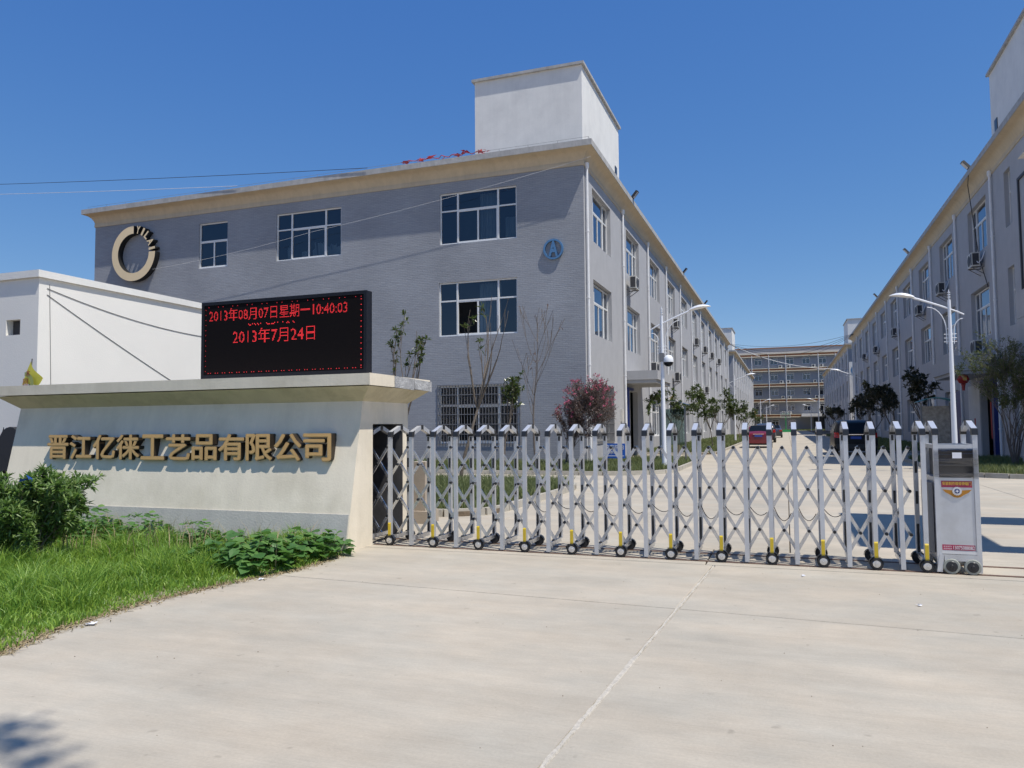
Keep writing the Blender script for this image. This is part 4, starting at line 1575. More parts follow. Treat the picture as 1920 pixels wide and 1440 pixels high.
m.box(cx0 + 0.041, cx1 - 0.023, YF - 0.03, YF + 0.02, 0.135, 0.2)
m.box(cx0 + 0.041, cx1 - 0.023, YF + 0.08, YR - 0.03, 0.10, 0.2)
m.build('skirt', MAT['alupost'], GT)
for x in (1.555, 1.745):
    for y in (YF - 0.02, YR + 0.02):
        m = MB()
        m.lathe([(0.058, -0.022), (0.072, -0.022), (0.079, -0.012), (0.079, 0.012), (0.072, 0.022), (0.058, 0.022)], (0, 0, 0), 24, 0, 'y')
        t_ = link('drive_wheel', m.mesh('drive_wheel', MAT['greytyre'], True), GT, Vector((x, y, 0.08)) - GO)
        m = MB()
        s_ = -1 if y < 9.2 else 1
        m.lathe([(0.054, s_ * 0.024), (0.050, s_ * 0.028), (0.02, s_ * 0.030), (0.016, s_ * 0.036)], (0, 0, 0), 16, 0, 'y')
        link('hub', m.mesh('hub', MAT['black'], True), t_)
# stickers and winged emblem
m = MB()
m.box(1.492, 1.772, YF - 0.0145, YF - 0.0125, 0.885, 0.952)
st = m.build('sticker', MAT['stickerred'], GT)
stroke_text('安装制作维修伸缩门', 1.632, 0.926, 0.262, 0.036, YF - 0.0215, MAT['stickergold'], st, 'print', 0.02)
m = MB()
m.box(1.480, 1.778, YF - 0.0145, YF - 0.0125, 0.243, 0.298)
st = m.build('sticker', MAT['stickerred'], GT)
stroke_text('13075088082', 1.675, 0.271, 0.19, 0.037, YF - 0.0215, MAT['signwhite'], st, 'print', 0.02)
stroke_text('安装制作', 1.528, 0.281, 0.075, 0.014, YF - 0.0215, MAT['signwhite'], st, 'print', 0.0)
stroke_text('维修电话', 1.528, 0.259, 0.075, 0.014, YF - 0.0215, MAT['signwhite'], st, 'print', 0.0)
wpoly = [(-0.132, 0.038), (-0.06, 0.030), (0, 0.032), (0.06, 0.030), (0.132, 0.038), (0.105, 0.008), (0.060, -0.018), (0.03, -0.040), (0.0, -0.046), (-0.03, -0.040), (-0.060, -0.018), (-0.105, 0.008)]
m = MB()
n = len(wpoly)
ec = (1.632, 0.826)
fr = [(ec[0] + x, YF - 0.021, ec[1] + z) for x, z in wpoly]
bk = [(ec[0] + x, YF - 0.0125, ec[1] + z) for x, z in wpoly]
m.add(fr, (tuple(range(n))[::-1],))
for i in range(n):
    j = (i + 1) % n
    m.quad(fr[i], fr[j], bk[j], bk[i])
emb = m.build('winged_emblem', MAT['wing'], GT)
m = MB()
gear = []
for k in range(32):
    r = 0.046 if k % 2 else 0.040
    gear.append((ec[0] + r * math.cos(2 * PI * k / 32), ec[1] + 0.022 + r * math.sin(2 * PI * k / 32)))
fr = [(x, YF - 0.026, z) for x, z in gear]
bk = [(x, YF - 0.0215, z) for x, z in gear]
m.add(fr, (tuple(range(32))[::-1],))
for i in range(32):
    m.quad(fr[i], fr[(i + 1) % 32], bk[(i + 1) % 32], bk[i])
m.build('gear', MAT['alubright'], emb)
m = MB()
m.lathe([(0.025, YF - 0.0285), (0.025, YF - 0.0265)], (ec[0], 0, ec[1] + 0.022), 18, 0, 'y')
m.build('gear_centre', MAT['navy'], emb)
m = MB()
stp = []
for k in range(8):
    r = 0.023 if k % 2 == 0 else 0.007
    stp.append((ec[0] + r * math.cos(PI / 4 * k), YF - 0.030, ec[1] + 0.022 + r * math.sin(PI / 4 * k)))
m.add(stp, (tuple(range(8))[::-1],))
m.build('star', MAT['signwhite'], emb)
m = MB()
m.box(cx0 - 0.075, cx0 - 0.03, YF + 0.05, YR - 0.05, 0.2, 0.93)
m.build('motor_housing', MAT['grille'], GT)

# small rendered pier behind the wall end
PR = thing('gate_pier', 'short cream pier with stepped foot behind the gate by the wall end', 'pier', (-5.64, 11.25, 0))
m = MB()
m.box(-5.79, -5.52, 11.1, 11.42, 0.2, 0.99)
m.build('shaft', MAT['pierplaster'], PR)
m = MB()
m.box(-5.85, -5.46, 11.04, 11.48, -0.01, 0.2)
m.build('foot', MAT['pierplaster'], PR)

# ------------------------------------------------------------------ entrances with canopies
m = MB()
m.box(XL + 0.003, XL + 1.55, 36.75, 41.3, 3.62, 3.78)
m.box(XL + 0.003, XL + 1.62, 36.68, 41.37, 3.782, 4.22)
m.build('entrance_canopy', MAT['plaster'], LB)
m = MB()
m.box(XL - 0.9, XL - 0.88, LDOOR[0], LDOOR[1], 0, 3.3)  # dark sheet standing in for the shade inside the open doorway
m.build('doorway_dark', MAT['door'], LB)
m = MB()
m.box(XL + 0.003, XL + 0.05, 37.15, 37.60, 0, 3.32)
m.box(XL + 0.003, XL + 0.05, 37.60, LDOOR[0] - .02, 0, 3.3)
m.build('entrance_panel', MAT['panelwhite'], LB)
m = MB()
m.box(XL + 0.003, XL + 0.16, 36.9, 37.12, 0, 3.42)
m.box(XL + 0.003, XL + 0.14, 37.13, 38.4, 3.325, 3.44)
m.build('blue_trim', MAT['navy'], LB, label='navy blue steel door trim')
m = MB()
m.box(XL + 0.003, XL + 0.10, 35.6, 35.9, 1.75, 2.35)
m.build('meter_box', MAT['acbody'], LB)

m = MB()
m.box(XR - 1.55, XR - 0.003, 36.7, 42.0, 3.62, 3.76)
m.box(XR - 1.62, XR - 0.003, 36.62, 42.08, 3.762, 4.40)
m.build('entrance_canopy', MAT['plaster'], RB)
m = MB()
m.box(XR + 0.88, XR + 0.9, RDOOR[0], RDOOR[1], 0, 3.3)  # dark sheet again, for the shade inside the right doorway
m.build('doorway_dark', MAT['door'], RB)
m = MB()
m.box(XR - 0.05, XR - 0.003, 37.3, RDOOR[0] - .02, 0, 3.34)
m.box(XR - 0.05, XR - 0.003, RDOOR[1] + .02, 42.4, 0, 3.3)
m.build('entrance_panel', MAT['panelwhite'], RB)
m = MB()
m.box(XR - 0.2, XR - 0.003, 37.0, 37.28, 0, 3.5)
m.box(XR - 0.16, XR - 0.003, 37.29, 40, 3.35, 3.46)
m.build('blue_trim', MAT['navy'], RB, label='navy blue steel door trim')
for (ya, yb_, za, zb) in ((38.0, 38.2, 0.85, 2.45), (41.05, 41.25, 0.8, 1.75)):
    m = MB()
    m.box(XR - 0.062, XR - 0.0505, ya, yb_, za, zb)
    m.build('couplet', MAT['couplet'], RB)
m = MB()
m.box(XR - 0.03, XR - 0.003, 44.1, 45.4, 0.5, 3.2)
sg = m.build('notice_panel', MAT['navy'], RB)
# panelled pier standing forward at the near end of the right block
PP = thing('panelled_pier', 'tall grey pier clad in large panels in front of the right block', 'pier', (7.9, 28.2, 0))
for k, (za, zb) in enumerate(((0, 1.55), (1.565, 3.3), (3.315, 5.0), (5.015, 5.9))):
    m = MB()
    m.box(7.4, 8.30, 27.0, 29.7, za, zb)
    m.build('cladding_panel', MAT['plaster'], PP)

# recessed corner opening high on the right block
m = MB()
m.box(XR - 0.06, XR - 0.003, 32.72, 32.84, 5.0, 10.7)
m.box(XR - 0.06, XR - 0.003, 29.3, 32.71, 10.6, 10.7)
m.build('opening_trim', MAT['acdark'], RB)

# red lantern
LN = thing('red_lantern', 'red paper lantern with tassel hanging under the right entrance canopy', 'lantern', (7.15, 36.9, 3.4))
m = MB()
m.lathe([(0.06, -.20), (0.17, -.15), (0.24, 0), (0.17, .15), (0.06, .20)], (7.15, 36.9, 3.40), 14)
m.build('body', MAT['lantern'], LN, True)
m = MB()
m.lathe([(0.09, -.26), (0.09, -.20)], (7.15, 36.9, 3.40), 10)
m.lathe([(0.05, -.48), (0.07, -.26)], (7.15, 36.9, 3.40), 8)
m.build('tassel', MAT['couplet'], LN)
m = MB()
m.tube([(7.15, 36.9, 3.58), (7.15, 36.9, 3.63)], 0.02, 6)
m.build('hook', MAT['wire'], LN)
stroke_text('福', 7.15, 3.42, 0.16, 0.16, 36.62, MAT['stickergold'], LN, 'print', 0.02)

# ------------------------------------------------------------------ air conditioners
def ac_proto(side, loc, label):
    """outdoor unit; local frame: wall behind at +Y, fan towards -Y"""
    t = thing('air_conditioner', label, 'air conditioner', loc, PI / 2 if side > 0 else -PI / 2, 'air conditioner units on the factory walls')
    m = MB()
    m.box(-0.43, 0.43, -0.50, -0.18, 0.0, 0.62)
    link('casing', m.mesh('casing', MAT['acbody']), t)
    m = MB()
    m.lathe([(0.25, -0.512), (0.25, -0.5005)], (-0.10, 0, 0.31), 20, 0, 'y')
    m.box(0.2, 0.4, -0.508, -0.5005, 0.06, 0.56)
    link('fan_grille', m.mesh('fan_grille', MAT['acdark']), t)
    for x in (0.435, -0.435):
        m = MB()
        m.box(x - 0.003, x + 0.003, -0.47, -0.22, 0.05, 0.57)
        link('side_vent', m.mesh('side_vent', MAT['acdark']), t)
    for x in (-0.3, 0.3):
        m = MB()
        m.box(x - 0.02, x + 0.02, -0.52, -0.003, -0.05, -0.004)
        m.bar((x, -0.45, -0.052), (x, -0.01, -0.35), 0.03, 0.03)
        link('bracket', m.mesh('bracket', MAT['grille']), t)
    m = MB()
    m.tube([(0.44, -0.3, 0.2), (0.55, -0.28, 0.1), (0.62, -0.15, 0.25), (0.6, -0.02, 0.6)], 0.022, 6)
    link('hose', m.mesh('hose', MAT['pipe']), t)
    return t


acl = [(37.95, 8.45), (53.5, 8.35), (66.6, 8.4), (73.9, 8.4), (81.1, 8.45), (89.8, 8.5), (53.8, 4.62), (74.6, 4.6)]
lab_l = ['cream outdoor unit alone on the left block below the second top-floor window', 'outdoor unit on the left block beside the street lamp arm, upper row',
         'outdoor unit on the left block, first of the upper group of four', 'outdoor unit on the left block, second of the upper group of four',
         'outdoor unit on the left block, third of the upper group of four', 'outdoor unit on the left block, last of the upper group of four',
         'outdoor unit on the left block just above the magnolia behind the lamp', 'outdoor unit low on the left block above the second magnolia']
A0 = None
for (y, z), lb in zip(acl, lab_l):
    if A0 is None:
        A0 = ac_proto(1, (XL, y, z), lb)
    else:
        dup(A0, (XL, y, z), None, lb)
dup(A0, (XL + 0.55, 40.5, 4.28), PI / 2, 'cream outdoor unit standing on the left entrance canopy')
acr = [(38.75, 8.5), (46.6, 8.55), (53.8, 8.4), (65.6, 8.35), (78.9, 8.2), (89.8, 8.45), (38.9, 4.6)]
lab_r = ['large outdoor unit high on the right block nearest the camera', 'outdoor unit with dark hose below an open top-floor window of the right block',
         'outdoor unit on the right block just beside the lamp head', 'outdoor unit of the right block, fourth along the upper row', 'outdoor unit of the right block, fifth along the upper row',
         'outdoor unit of the right block, farthest along the upper row', 'outdoor unit on the right block half hidden by the leafy myrtle']
for (y, z), lb in zip(acr, lab_r):
    dup(A0, (XR, y, z), -PI / 2, lb)

# ------------------------------------------------------------------ floodlights on the eaves
def floodlight(loc, side, label):
    t = thing('floodlight', label, 'floodlight', loc, 0 if side > 0 else PI, 'floodlights along the eaves')
    m = MB()
    m.tube([(0, 0, -0.1), (0.02, 0, 0.12)], 0.025, 6)
    link('stem', m.mesh('stem', MAT['black']), t)
    m = MB()
    c, s = math.cos(0.7), math.sin(0.7)

    def T(x, y, z):
        return (0.16 + x * c + z * s, y, 0.22 - x * s + z * c)
    m.hexa([T(*p) for p in ((-.06, -.13, -.2), (.06, -.17, -.22), (.06, .17, -.22), (-.06, .13, -.2), (-.06, -.13, .2), (.06, -.17, .22), (.06, .17, .22), (-.06, .13, .2))])
    link('housing', m.mesh('housing', MAT['black']), t)
    m = MB()
    m.quad(*[T(*p) for p in ((.064, -.14, -.18), (.064, .14, -.18), (.064, .14, .18), (.064, -.14, .18))])
    link('lens', m.mesh('lens', MAT['alubright']), t)
    return t


F0 = floodlight((XL + 0.40, 37.3, 12.9), 1, 'black floodlight on the left eave next to the roof tower')
for y, lb in ((57.3, 'black floodlight on the left eave, second from the tower'), (73.0, 'black floodlight on the left eave above the street lamp head')):
    dup(F0, (XL + 0.40, y, 12.9), 0, lb)
for y, lb in ((38.4, 'large black floodlight on the right eave nearest the camera'), (56.4, 'black floodlight on the right eave, second along'), (75.1, 'black floodlight on the right eave, smallest and farthest')):
    dup(F0, (XR - 0.40, y, 12.9), PI, lb)

# ------------------------------------------------------------------ street lamps
def lamp_proto(loc, label):
    t = thing('street_lamp', label, 'street lamp', loc, 0, 'street lamps along the road')
    m = MB()
    m.tube([(0, 0, 0), (0, 0, 2.0), (0, 0, 5.35)], [0.088, 0.074, 0.046], 12)
    m.lathe([(0.17, -0.02), (0.17, 0.02), (0.10, 0.03), (0.095, 0.16)], (0, 0, 0), 12)
    link('pole', m.mesh('pole', MAT['lampwhite'], True), t)
    m = MB()
    m.tube([(0, 0, 5.36), (0, 0, 5.68)], [0.02, 0.012], 6)
    for z in (5.42, 5.50, 5.57):
        m.lathe([(0.045, z), (0.045, z + 0.025)], (0, 0, 0), 10)
    link('finial', m.mesh('finial', MAT['lampwhite'], True), t)
    m = MB()
    pts = [(-0.40 + 1.42 * k / 8, 0, 4.86 + 0.62 * (k / 8) ** 0.88) for k in range(9)]
    m.tube(pts, [0.022 + 0.016 * k / 8 for k in range(9)], 8)
    link('arm', m.mesh('arm', MAT['lampwhite'], True), t)
    m = MB()
    n = 12
    rings = []
    for k in range(9):      # flattened leaf-shaped head
        u = k / 8
        wd = 0.19 * math.sin(PI * min(1, 0.12 + 0.84 * u)) ** 0.7
        ht = 0.085 * math.sin(PI * min(1, 0.15 + 0.83 * u)) ** 0.8
        rings.append([(0.98 + 0.72 * u, wd * math.cos(2 * PI * j / n), 5.485 + 0.10 * math.sin(u * 1.9) + ht * (1.1 if math.sin(2 * PI * j / n) > 0 else .55) * math.sin(2 * PI * j / n)) for j in range(n)])
    b = len(m.v)
    for r in rings:
        m.v.extend(r)
    for k in range(8):
        for j in range(n):
            m.f.append((b + k * n + j, b + (k + 1) * n + j, b + (k + 1) * n + (j + 1) % n, b + k * n + (j + 1) % n))
            m.m.append(0)
    m.f.append(tuple(b + j for j in range(n)))
    m.f.append(tuple(b + 8 * n + j for j in range(n))[::-1])
    m.m += [0, 0]
    link('lamp_head', m.mesh('lamp_head', MAT['lampwhite'], True), t)
    for sgn, ex, ez in ((1, 0.62, 5.15), (-1, -0.36, 4.74)):
        m = MB()
        pts = [(sgn * 0.105, 0, 3.95), (sgn * 0.105, 0, 4.35)]
        for k in range(1, 8):
            q = k / 7
            a = q * PI / 2
            pts.append((sgn * 0.105 + (ex - sgn * 0.105) * (1 - math.cos(a)), 0, 4.35 + (ez - 4.35) * math.sin(a)))
        m.tube(pts, 0.014, 6)
        link('scroll_bracket', m.mesh('scroll_bracket', MAT['lampwhite'], True), t)
    m = MB()
    for z in (4.02, 4.14, 4.26):
        m.tube([(-0.18, 0, z), (0.18, 0, z)], 0.011, 6)
    link('rung', m.mesh('rung', MAT['lampwhite']), t)
    return t


S0 = lamp_proto((-4.06, 26.9, 0.08), 'white street lamp left of the road carrying the camera dome')
for (x, y, lb) in ((-3.95, 64.5, 'white street lamp on the left kerb behind the magnolias, second from the gate'),
                   (-3.95, 132, 'small distant street lamp on the left, arm over the far facade'), (-3.95, 172, 'smallest distant street lamp on the left before the end building')):
    dup(S0, (x, y, 0.08), 0, lb)
for (x, y, lb, s) in ((4.93, 27.0, 'tall white street lamp behind the gate drive cabinet', 1.0), (4.95, 62.5, 'white street lamp on the right kerb behind the black car', 1.0),
                      (4.95, 132, 'small distant street lamp on the right, upper head', 1.0), (4.95, 172, 'smallest distant street lamp on the right, lower head', 1.0)):
    dup(S0, (x, y, 0.08), PI, lb)

CC = thing('dome_camera', 'white dome camera on a bracket on the left street lamp pole', 'security camera', (-3.85, 26.9, 3.8))
m = MB()
m.lathe([(0.05, .19), (0.11, .17), (0.165, .09), (0.18, 0.0), (0.175, -.06)], (-3.85, 26.9, 3.83), 16)
m.build('housing', MAT['lampwhite'], CC, True)
m = MB()
m.lathe([(0.165, -.062), (0.15, -.14), (0.09, -.20), (0.02, -.215)], (-3.85, 26.9, 3.83), 16)
m.build('dome', MAT['carglass'], CC, True)
m = MB()
m.box(-4.12, -3.9, 26.87, 26.93, 3.93, 4.0)
m.box(-4.16, -4.0, 26.82, 26.98, 3.80, 4.1)
m.build('bracket', MAT['grille'], CC)

# ------------------------------------------------------------------ notice boards, signs
def notice_board(x, y, label, face, roofm):
    t = thing('notice_board', label, 'notice board', (x, y, 0.08))
    for dx in (-0.5, 0.5):
        m = MB()
        m.box(dx - 0.03, dx + 0.03, -0.03, 0.03, 0, 2.25)
        link('post', m.mesh('post', MAT['grille']), t)
    m = MB()
    m.box(-0.468, 0.468, -0.02, 0.02, 0.68, 2.12)
    link('board', m.mesh('board', face), t)
    m = MB()
    n = 10
    for k in range(n):
        a0, a1 = k / n, (k + 1) / n
        f = lambda u: (-0.66 + 1.32 * u, 2.27 + 0.16 * math.sin(PI * u))
        (xa, za), (xb, zb) = f(a0), f(a1)
        m.hexa([(xa, -0.42, za), (xb, -0.42, zb), (xb, 0.42, zb), (xa, 0.42, za), (xa, -0.42, za + .02), (xb, -0.42, zb + .02), (xb, 0.42, zb + .02), (xa, 0.42, za + .02)])
    link('curved_roof', m.mesh('curved_roof', roofm), t)
    return t


notice_board(-4.32, 33.0 - 2.0, 'glass notice board with curved blue roof behind the left lamp', MAT['clearboard'], MAT['bluepoly'])
notice_board(5.42, 33.0, 'notice board with pasted papers under a curved teal roof', MAT['paperboard'], MAT['teal'])

PS = thing('parking_sign', 'blue parking direction sign with white arrow low behind the gate', 'sign', (-5.85, 27.0, 0.08))
m = MB()
m.box(-6.24, -5.46, 26.98, 27.01, 0.38, 0.91)
m.build('panel', MAT['blue'], PS)
for x in (-6.1, -5.6):
    m = MB()
    m.box(x - 0.02, x + 0.02, 27.012, 27.05, 0.05, 0.85)
    m.build('leg', MAT['grille'], PS)
stroke_text('来客院内', -5.85, 0.78, 0.68, 0.17, 26.972, MAT['signwhite'], PS, 'print', 0.03)
stroke_text('停车场', -5.82, 0.59, 0.42, 0.12, 26.972, MAT['signwhite'], PS, 'print', 0.03)
m = MB()
m.quad((-6.12, 26.972, 0.455), (-5.50, 26.972, 0.455), (-5.50, 26.972, 0.48), (-6.12, 26.972, 0.48))
m.add([(-6.21, 26.972, 0.467), (-6.09, 26.972, 0.415), (-6.12, 26.972, 0.467), (-6.09, 26.972, 0.52)], ((0, 1, 2, 3),))
m.build('arrow', MAT['signwhite'], PS)

# ------------------------------------------------------------------ cars (rear at local y=0, nose towards +y)
def car(name, label, loc, L, Wd, H, paint, kind, rz=0.0):
    t = thing(name, label, 'car', loc, rz, 'cars parked in the street')
    hw = Wd / 2
    if kind == 'van':
        st = [(0.00, .42, .70, .72, .90, .86, .55), (0.03, .34, .98, 1.02, .97, .94, .72), (0.10, .30, 1.02, 1.30, .99, .97, .74), (0.32, .26, 1.04, H - .08, 1, .985, .80), (0.60, .25, 1.04, H, 1, .99, .82),
              (L * .5, .24, 1.02, H + .01, 1, 1, .83), (L * .66, .24, 1.0, H - .06, 1, 1, .80), (L * .80, .25, .98, 1.05, 1, .99, .80), (L * .95, .28, .86, .92, .97, .92, .78), (L, .4, .6, .66, .85, .8, .6)]
    else:
        st = [(0.00, .40, .66, .68, .88, .84, .60), (0.03, .32, .90, .96, .96, .93, .78), (0.12, .27, .97, 1.01, .99, .96, .80), (0.55, .25, .97, 1.04, 1, .97, .78), (1.10, .24, .96, H - .06, 1, .97, .70), (1.5, .24, .95, H, 1, .98, .72),
              (L * .52, .24, .94, H, 1, 1, .74), (L * .66, .24, .92, 1.0, 1, 1, .78), (L * .9, .26, .82, .88, .97, .93, .78), (L, .4, .58, .64, .85, .8, .6)]
    m = MB()
    rings = []
    for (y, zb, zbelt, ztop, wb, wbelt, wt) in st:
        h = [(0, zb), (wb * .82, zb), (wb, zb + .14), (1.0 * max(wb, wbelt), (zb + zbelt) / 2), (wbelt, zbelt), (wbelt * .4 + wt * .6, zbelt + (ztop - zbelt) * .62), (wt, ztop - .035), (wt * .8, ztop), (0, ztop + .015)]
        full = [(x * hw, y, z) for x, z in h] + [(-x * hw, y, z) for x, z in h[-2:0:-1]]
        rings.append(full)
    n = len(rings[0])
    for r in rings:
        m.v.extend(r)
    for k in range(len(rings) - 1):
        for j in range(n):
            m.f.append((k * n + j, k * n + (j + 1) % n, (k + 1) * n + (j + 1) % n, (k + 1) * n + j))
            m.m.append(0)
    m.f.append(tuple(range(n))[::-1])
    m.f.append(tuple((len(rings) - 1) * n + j for j in range(n)))
    m.m += [0, 0]
    body = link('body', m.mesh('body', paint, True), t)
    sd = body.modifiers.new('smooth', 'SUBSURF')
    sd.levels = sd.render_levels = 1
    # rear glass
    m = MB()
    if kind == 'van':
        a = [(-.80 * hw, 0.048, 1.05), (.80 * hw, 0.048, 1.05), (.66 * hw, 0.235, H - .22), (-.66 * hw, 0.235, H - .22)]
    else:
        a = [(-.70 * hw, 0.60, 1.075), (.70 * hw, 0.60, 1.075), (.58 * hw, 1.17, H - .015), (-.58 * hw, 1.17, H - .015)]
    a = [(x, y - .03, z + .025) for x, y, z in a]
    m.quad(*a)
    link('rear_window', m.mesh('rear_window', MAT['carglass']), t)
    for s_ in (-1, 1):
        m = MB()
        yb0, yb1 = (0.42, L * .72) if kind == 'van' else (1.15, L * .62)
        zt_ = H - .17
        lo = 1.07 if kind == 'van' else 1.0
        xb, xt = hw * 1.0, hw * .865
        ks = 3
        for k in range(ks):
            ya, yb2 = yb0 + (yb1 - yb0) * k / ks + .03, yb0 + (yb1 - yb0) * (k + 1) / ks - .03
            ins = .22 if k == ks - 1 else 0
            m.quad((s_ * xb, ya, lo), (s_ * xb, yb2, lo), (s_ * xt, yb2 - ins, zt_), (s_ * xt, ya + (.2 if k == 0 else 0), zt_))
        link('side_window', m.mesh('side_window', MAT['carglass']), t)
        m = MB()
        if kind == 'van':
            m.hexa([(s_ * hw * .72, -.015, .86), (s_ * hw * .97, .05, .86), (s_ * hw * .99, .25, .90), (s_ * hw * .74, .08, .90), (s_ * hw * .78, .0, 1.1), (s_ * hw * .965, .07, 1.1), (s_ * hw * .975, .26, 1.12), (s_ * hw * .8, .1, 1.12)])
        else:
            m.hexa([(s_ * hw * .62, -.01, .72), (s_ * hw * .95, .035, .72), (s_ * hw * .985, .2, .74), (s_ * hw * .64, .08, .74), (s_ * hw * .62, .005, .89), (s_ * hw * .95, .05, .91), (s_ * hw * .97, .2, .92), (s_ * hw * .64, .1, .90)])
        link('tail_light', m.mesh('tail_light', MAT['taillight']), t)
        for yw in (0.78, L - .85):
            m = MB()
            m.lathe([(0.22, -.10), (0.30, -.10), (0.315, -.06), (0.315, .06), (0.30, .10), (0.22, .10)], (0, 0, 0), 20, 0, 'x')
            wl = link('wheel', m.mesh('wheel', MAT['rubber'], True), t, (s_ * (hw - .11), yw, .315))
            m = MB()
            m.lathe([(0.20, s_ * .102), (0.17, s_ * .09), (0.05, s_ * .105)], (0, 0, 0), 16, 0, 'x')
            link('rim', m.mesh('rim', MAT['alu'], True), wl)
    m = MB()
    m.box(-.24, .24, -.03, .0, .74 if kind != 'van' else .80, .86 if kind != 'van' else .93)
    link('number_plate', m.mesh('number_plate', MAT['plate']), t)
    m = MB()
    zc = .90 if kind != 'van' else 1.0
    m.box(-.34, .34, -.025, .01, zc, zc + .035)
    link('chrome_strip', m.mesh('chrome_strip', MAT['chrome']), t)
    m = MB()
    m.box(-hw * .9, hw * .9, -.05, .06, .33, .56)
    link('rear_bumper', m.mesh('rear_bumper', paint if kind != 'van' else MAT['black']), t)
    m = MB()
    m.box(-hw * .8, hw * .8, .1, L - .4, .2, .34)
    link('underside', m.mesh('underside', MAT['black']), t)
    return t


car('red_car', 'red saloon car seen from behind on the left side of the street', (-1.75, 52.5, 0), 4.45, 1.74, 1.46, MAT['red'], 'saloon', 0.02)
car('black_van', 'black people carrier parked in shade on the right with red tail light', (3.18, 40.6, 0), 4.75, 1.98, 1.72, MAT['blackpaint'], 'van', 0.0)
car('dark_car', 'dark car half hidden in front of the red car', (-1.75, 68, 0), 4.5, 1.76, 1.62, MAT['greypaint'], 'van')
car('dark_car', 'small dark car farthest away on the left of the street', (-1.3, 93, 0), 4.3, 1.7, 1.45, MAT['greypaint'], 'saloon')

# ------------------------------------------------------------------ building at the end of the street
FB = thing('end_building', 'five-storey grey building with brown bands closing the street', 'building', (0, 198, 0))
fy = 198.0
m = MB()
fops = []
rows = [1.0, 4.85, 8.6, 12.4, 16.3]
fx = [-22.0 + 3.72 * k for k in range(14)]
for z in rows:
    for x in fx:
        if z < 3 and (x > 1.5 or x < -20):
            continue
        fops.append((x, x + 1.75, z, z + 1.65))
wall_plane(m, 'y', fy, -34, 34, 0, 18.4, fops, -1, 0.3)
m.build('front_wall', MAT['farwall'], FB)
m = MB()
m.quad((-34, fy + 1.6, 0), (34, fy + 1.6, 0), (34, fy + 1.6, 18), (-34, fy + 1.6, 18))
m.build('interior', MAT['room'], FB)
m = MB()
m.quad((-34, fy, 0), (-34, fy + 15, 0), (-34, fy + 15, 18.4), (-34, fy, 18.4))
m.quad((34, fy, 0), (34, fy + 15, 0), (34, fy + 15, 18.4), (34, fy, 18.4))
m.quad((-34, fy + 15, 0), (34, fy + 15, 0), (34, fy + 15, 18.4), (-34, fy + 15, 18.4))
m.build('rear_wall', MAT['farwall'], FB)
m = MB()
m.box(-34.3, 34.3, fy - 0.25, fy + 15.2, 19.05, 20.35)
m.build('parapet', MAT['farparapet'], FB)
m = MB()
m.box(-34.5, 34.5, fy - 0.4, fy + 15.4, 20.352, 20.55)
m.build('parapet_coping', MAT['farband'], FB)
for z in (3.45, 7.2, 11.0, 14.8, 18.42):
    m = MB()
    x1_ = 3.4 if z < 4 else 34.2
    m.box(-34.2, x1_, fy - 0.75, fy - 0.003, z, z + 0.44)
    bn = m.build('floor_band', MAT['farband'], FB)
    m = MB()
    m.box(-34.25, x1_ + .02, fy - 0.82, fy - 0.003, z + 0.442, z + 0.62)
    m.box(-34.25, x1_ + .02, fy - 0.80, fy - 0.003, z - 0.22, z - 0.002)
    m.build('band_edge', MAT['farcream'], bn)
wf = MB()
for (xa, xb, za, zb) in ((-.875, -.79, 0, 1.65), (.79, .875, 0, 1.65), (-.04, .04, .08, 1.2), (-.79, .79, 0, .09), (-.79, .79, 1.57, 1.65), (-.79, .79, 1.18, 1.26)):
    wf.box(xa, xb, -.05, .05, za, zb)
WF = wf.mesh('window', MAT['frame'])
wp = MB()
wp.quad((-.79, .02, .09), (.79, .02, .09), (.79, .02, 1.57), (-.79, .02, 1.57))
WP = wp.mesh('pane', MAT['glassdark'])
wp = MB()
wp.box(0.05, .78, .03, .06, .1, 1.18)  # dark slab stands for the unlit gap where a sash is slid open
WO = wp.mesh('dark_sash_gap', MAT['door'])
r_ = random.Random(14)
for (x, x2, z, z2) in fops:
    o = link('window', WF, FB, Vector((x + .875, fy + 0.2, z)) - W[FB.name])
    link('pane', WP, o)
    if r_.random() < 0.3:
        link('dark_sash_gap', WO, o, (0, 0, 0) if r_.random() < .5 else (-.83, 0, 0))
for x in (-7.7, -3.7, 0.24, 7.65, 11.5):
    m = MB()
    m.tube([(x, fy - 0.86, 3.9), (x, fy - 0.86, 18.6)], 0.075, 6)
    m.build('downpipe', MAT['pipe'], FB)
m = MB()
m.box(3.5, 14, fy - 3.4, fy - 0.003, 3.25, 3.45)
m.box(3.5, 14, fy - 3.5, fy - 0.003, 3.452, 4.1)
m.build('entrance_canopy', MAT['white'], FB)
m = MB()
m.box(6.2, 11.5, fy - 0.1, fy - 0.003, 0, 3.2)
m.build('entrance_doors', MAT['door'], FB)
for k, (x, z) in enumerate([(-1.0, 16.0 - .62 - 0.2), (0.9, 15.2), (6.6, 15.2), (8.4, 15.2), (-0.8, 11.45), (0.8, 11.45), (6.9, 11.45), (8.7, 11.45), (-0.5, 7.65), (0.95, 7.65), (7.2, 7.65), (9, 7.65), (-.5, 3.9), (.9, 3.9)]):
    z = {16: 15.24, 15: 15.24}.get(int(z), z)
    m = MB()
    m.box(x - .45, x + .45, fy - 0.72, fy - .35, z + .18, z + .85)
    u = m.build('outdoor_unit', MAT['acbody'], FB)
    m = MB()
    m.lathe([(0.26, fy - .735), (0.26, fy - .7205)], (x - .08, 0, z + .52), 12, 0, 'y')
    m.build('fan_grille', MAT['acdark'], u)

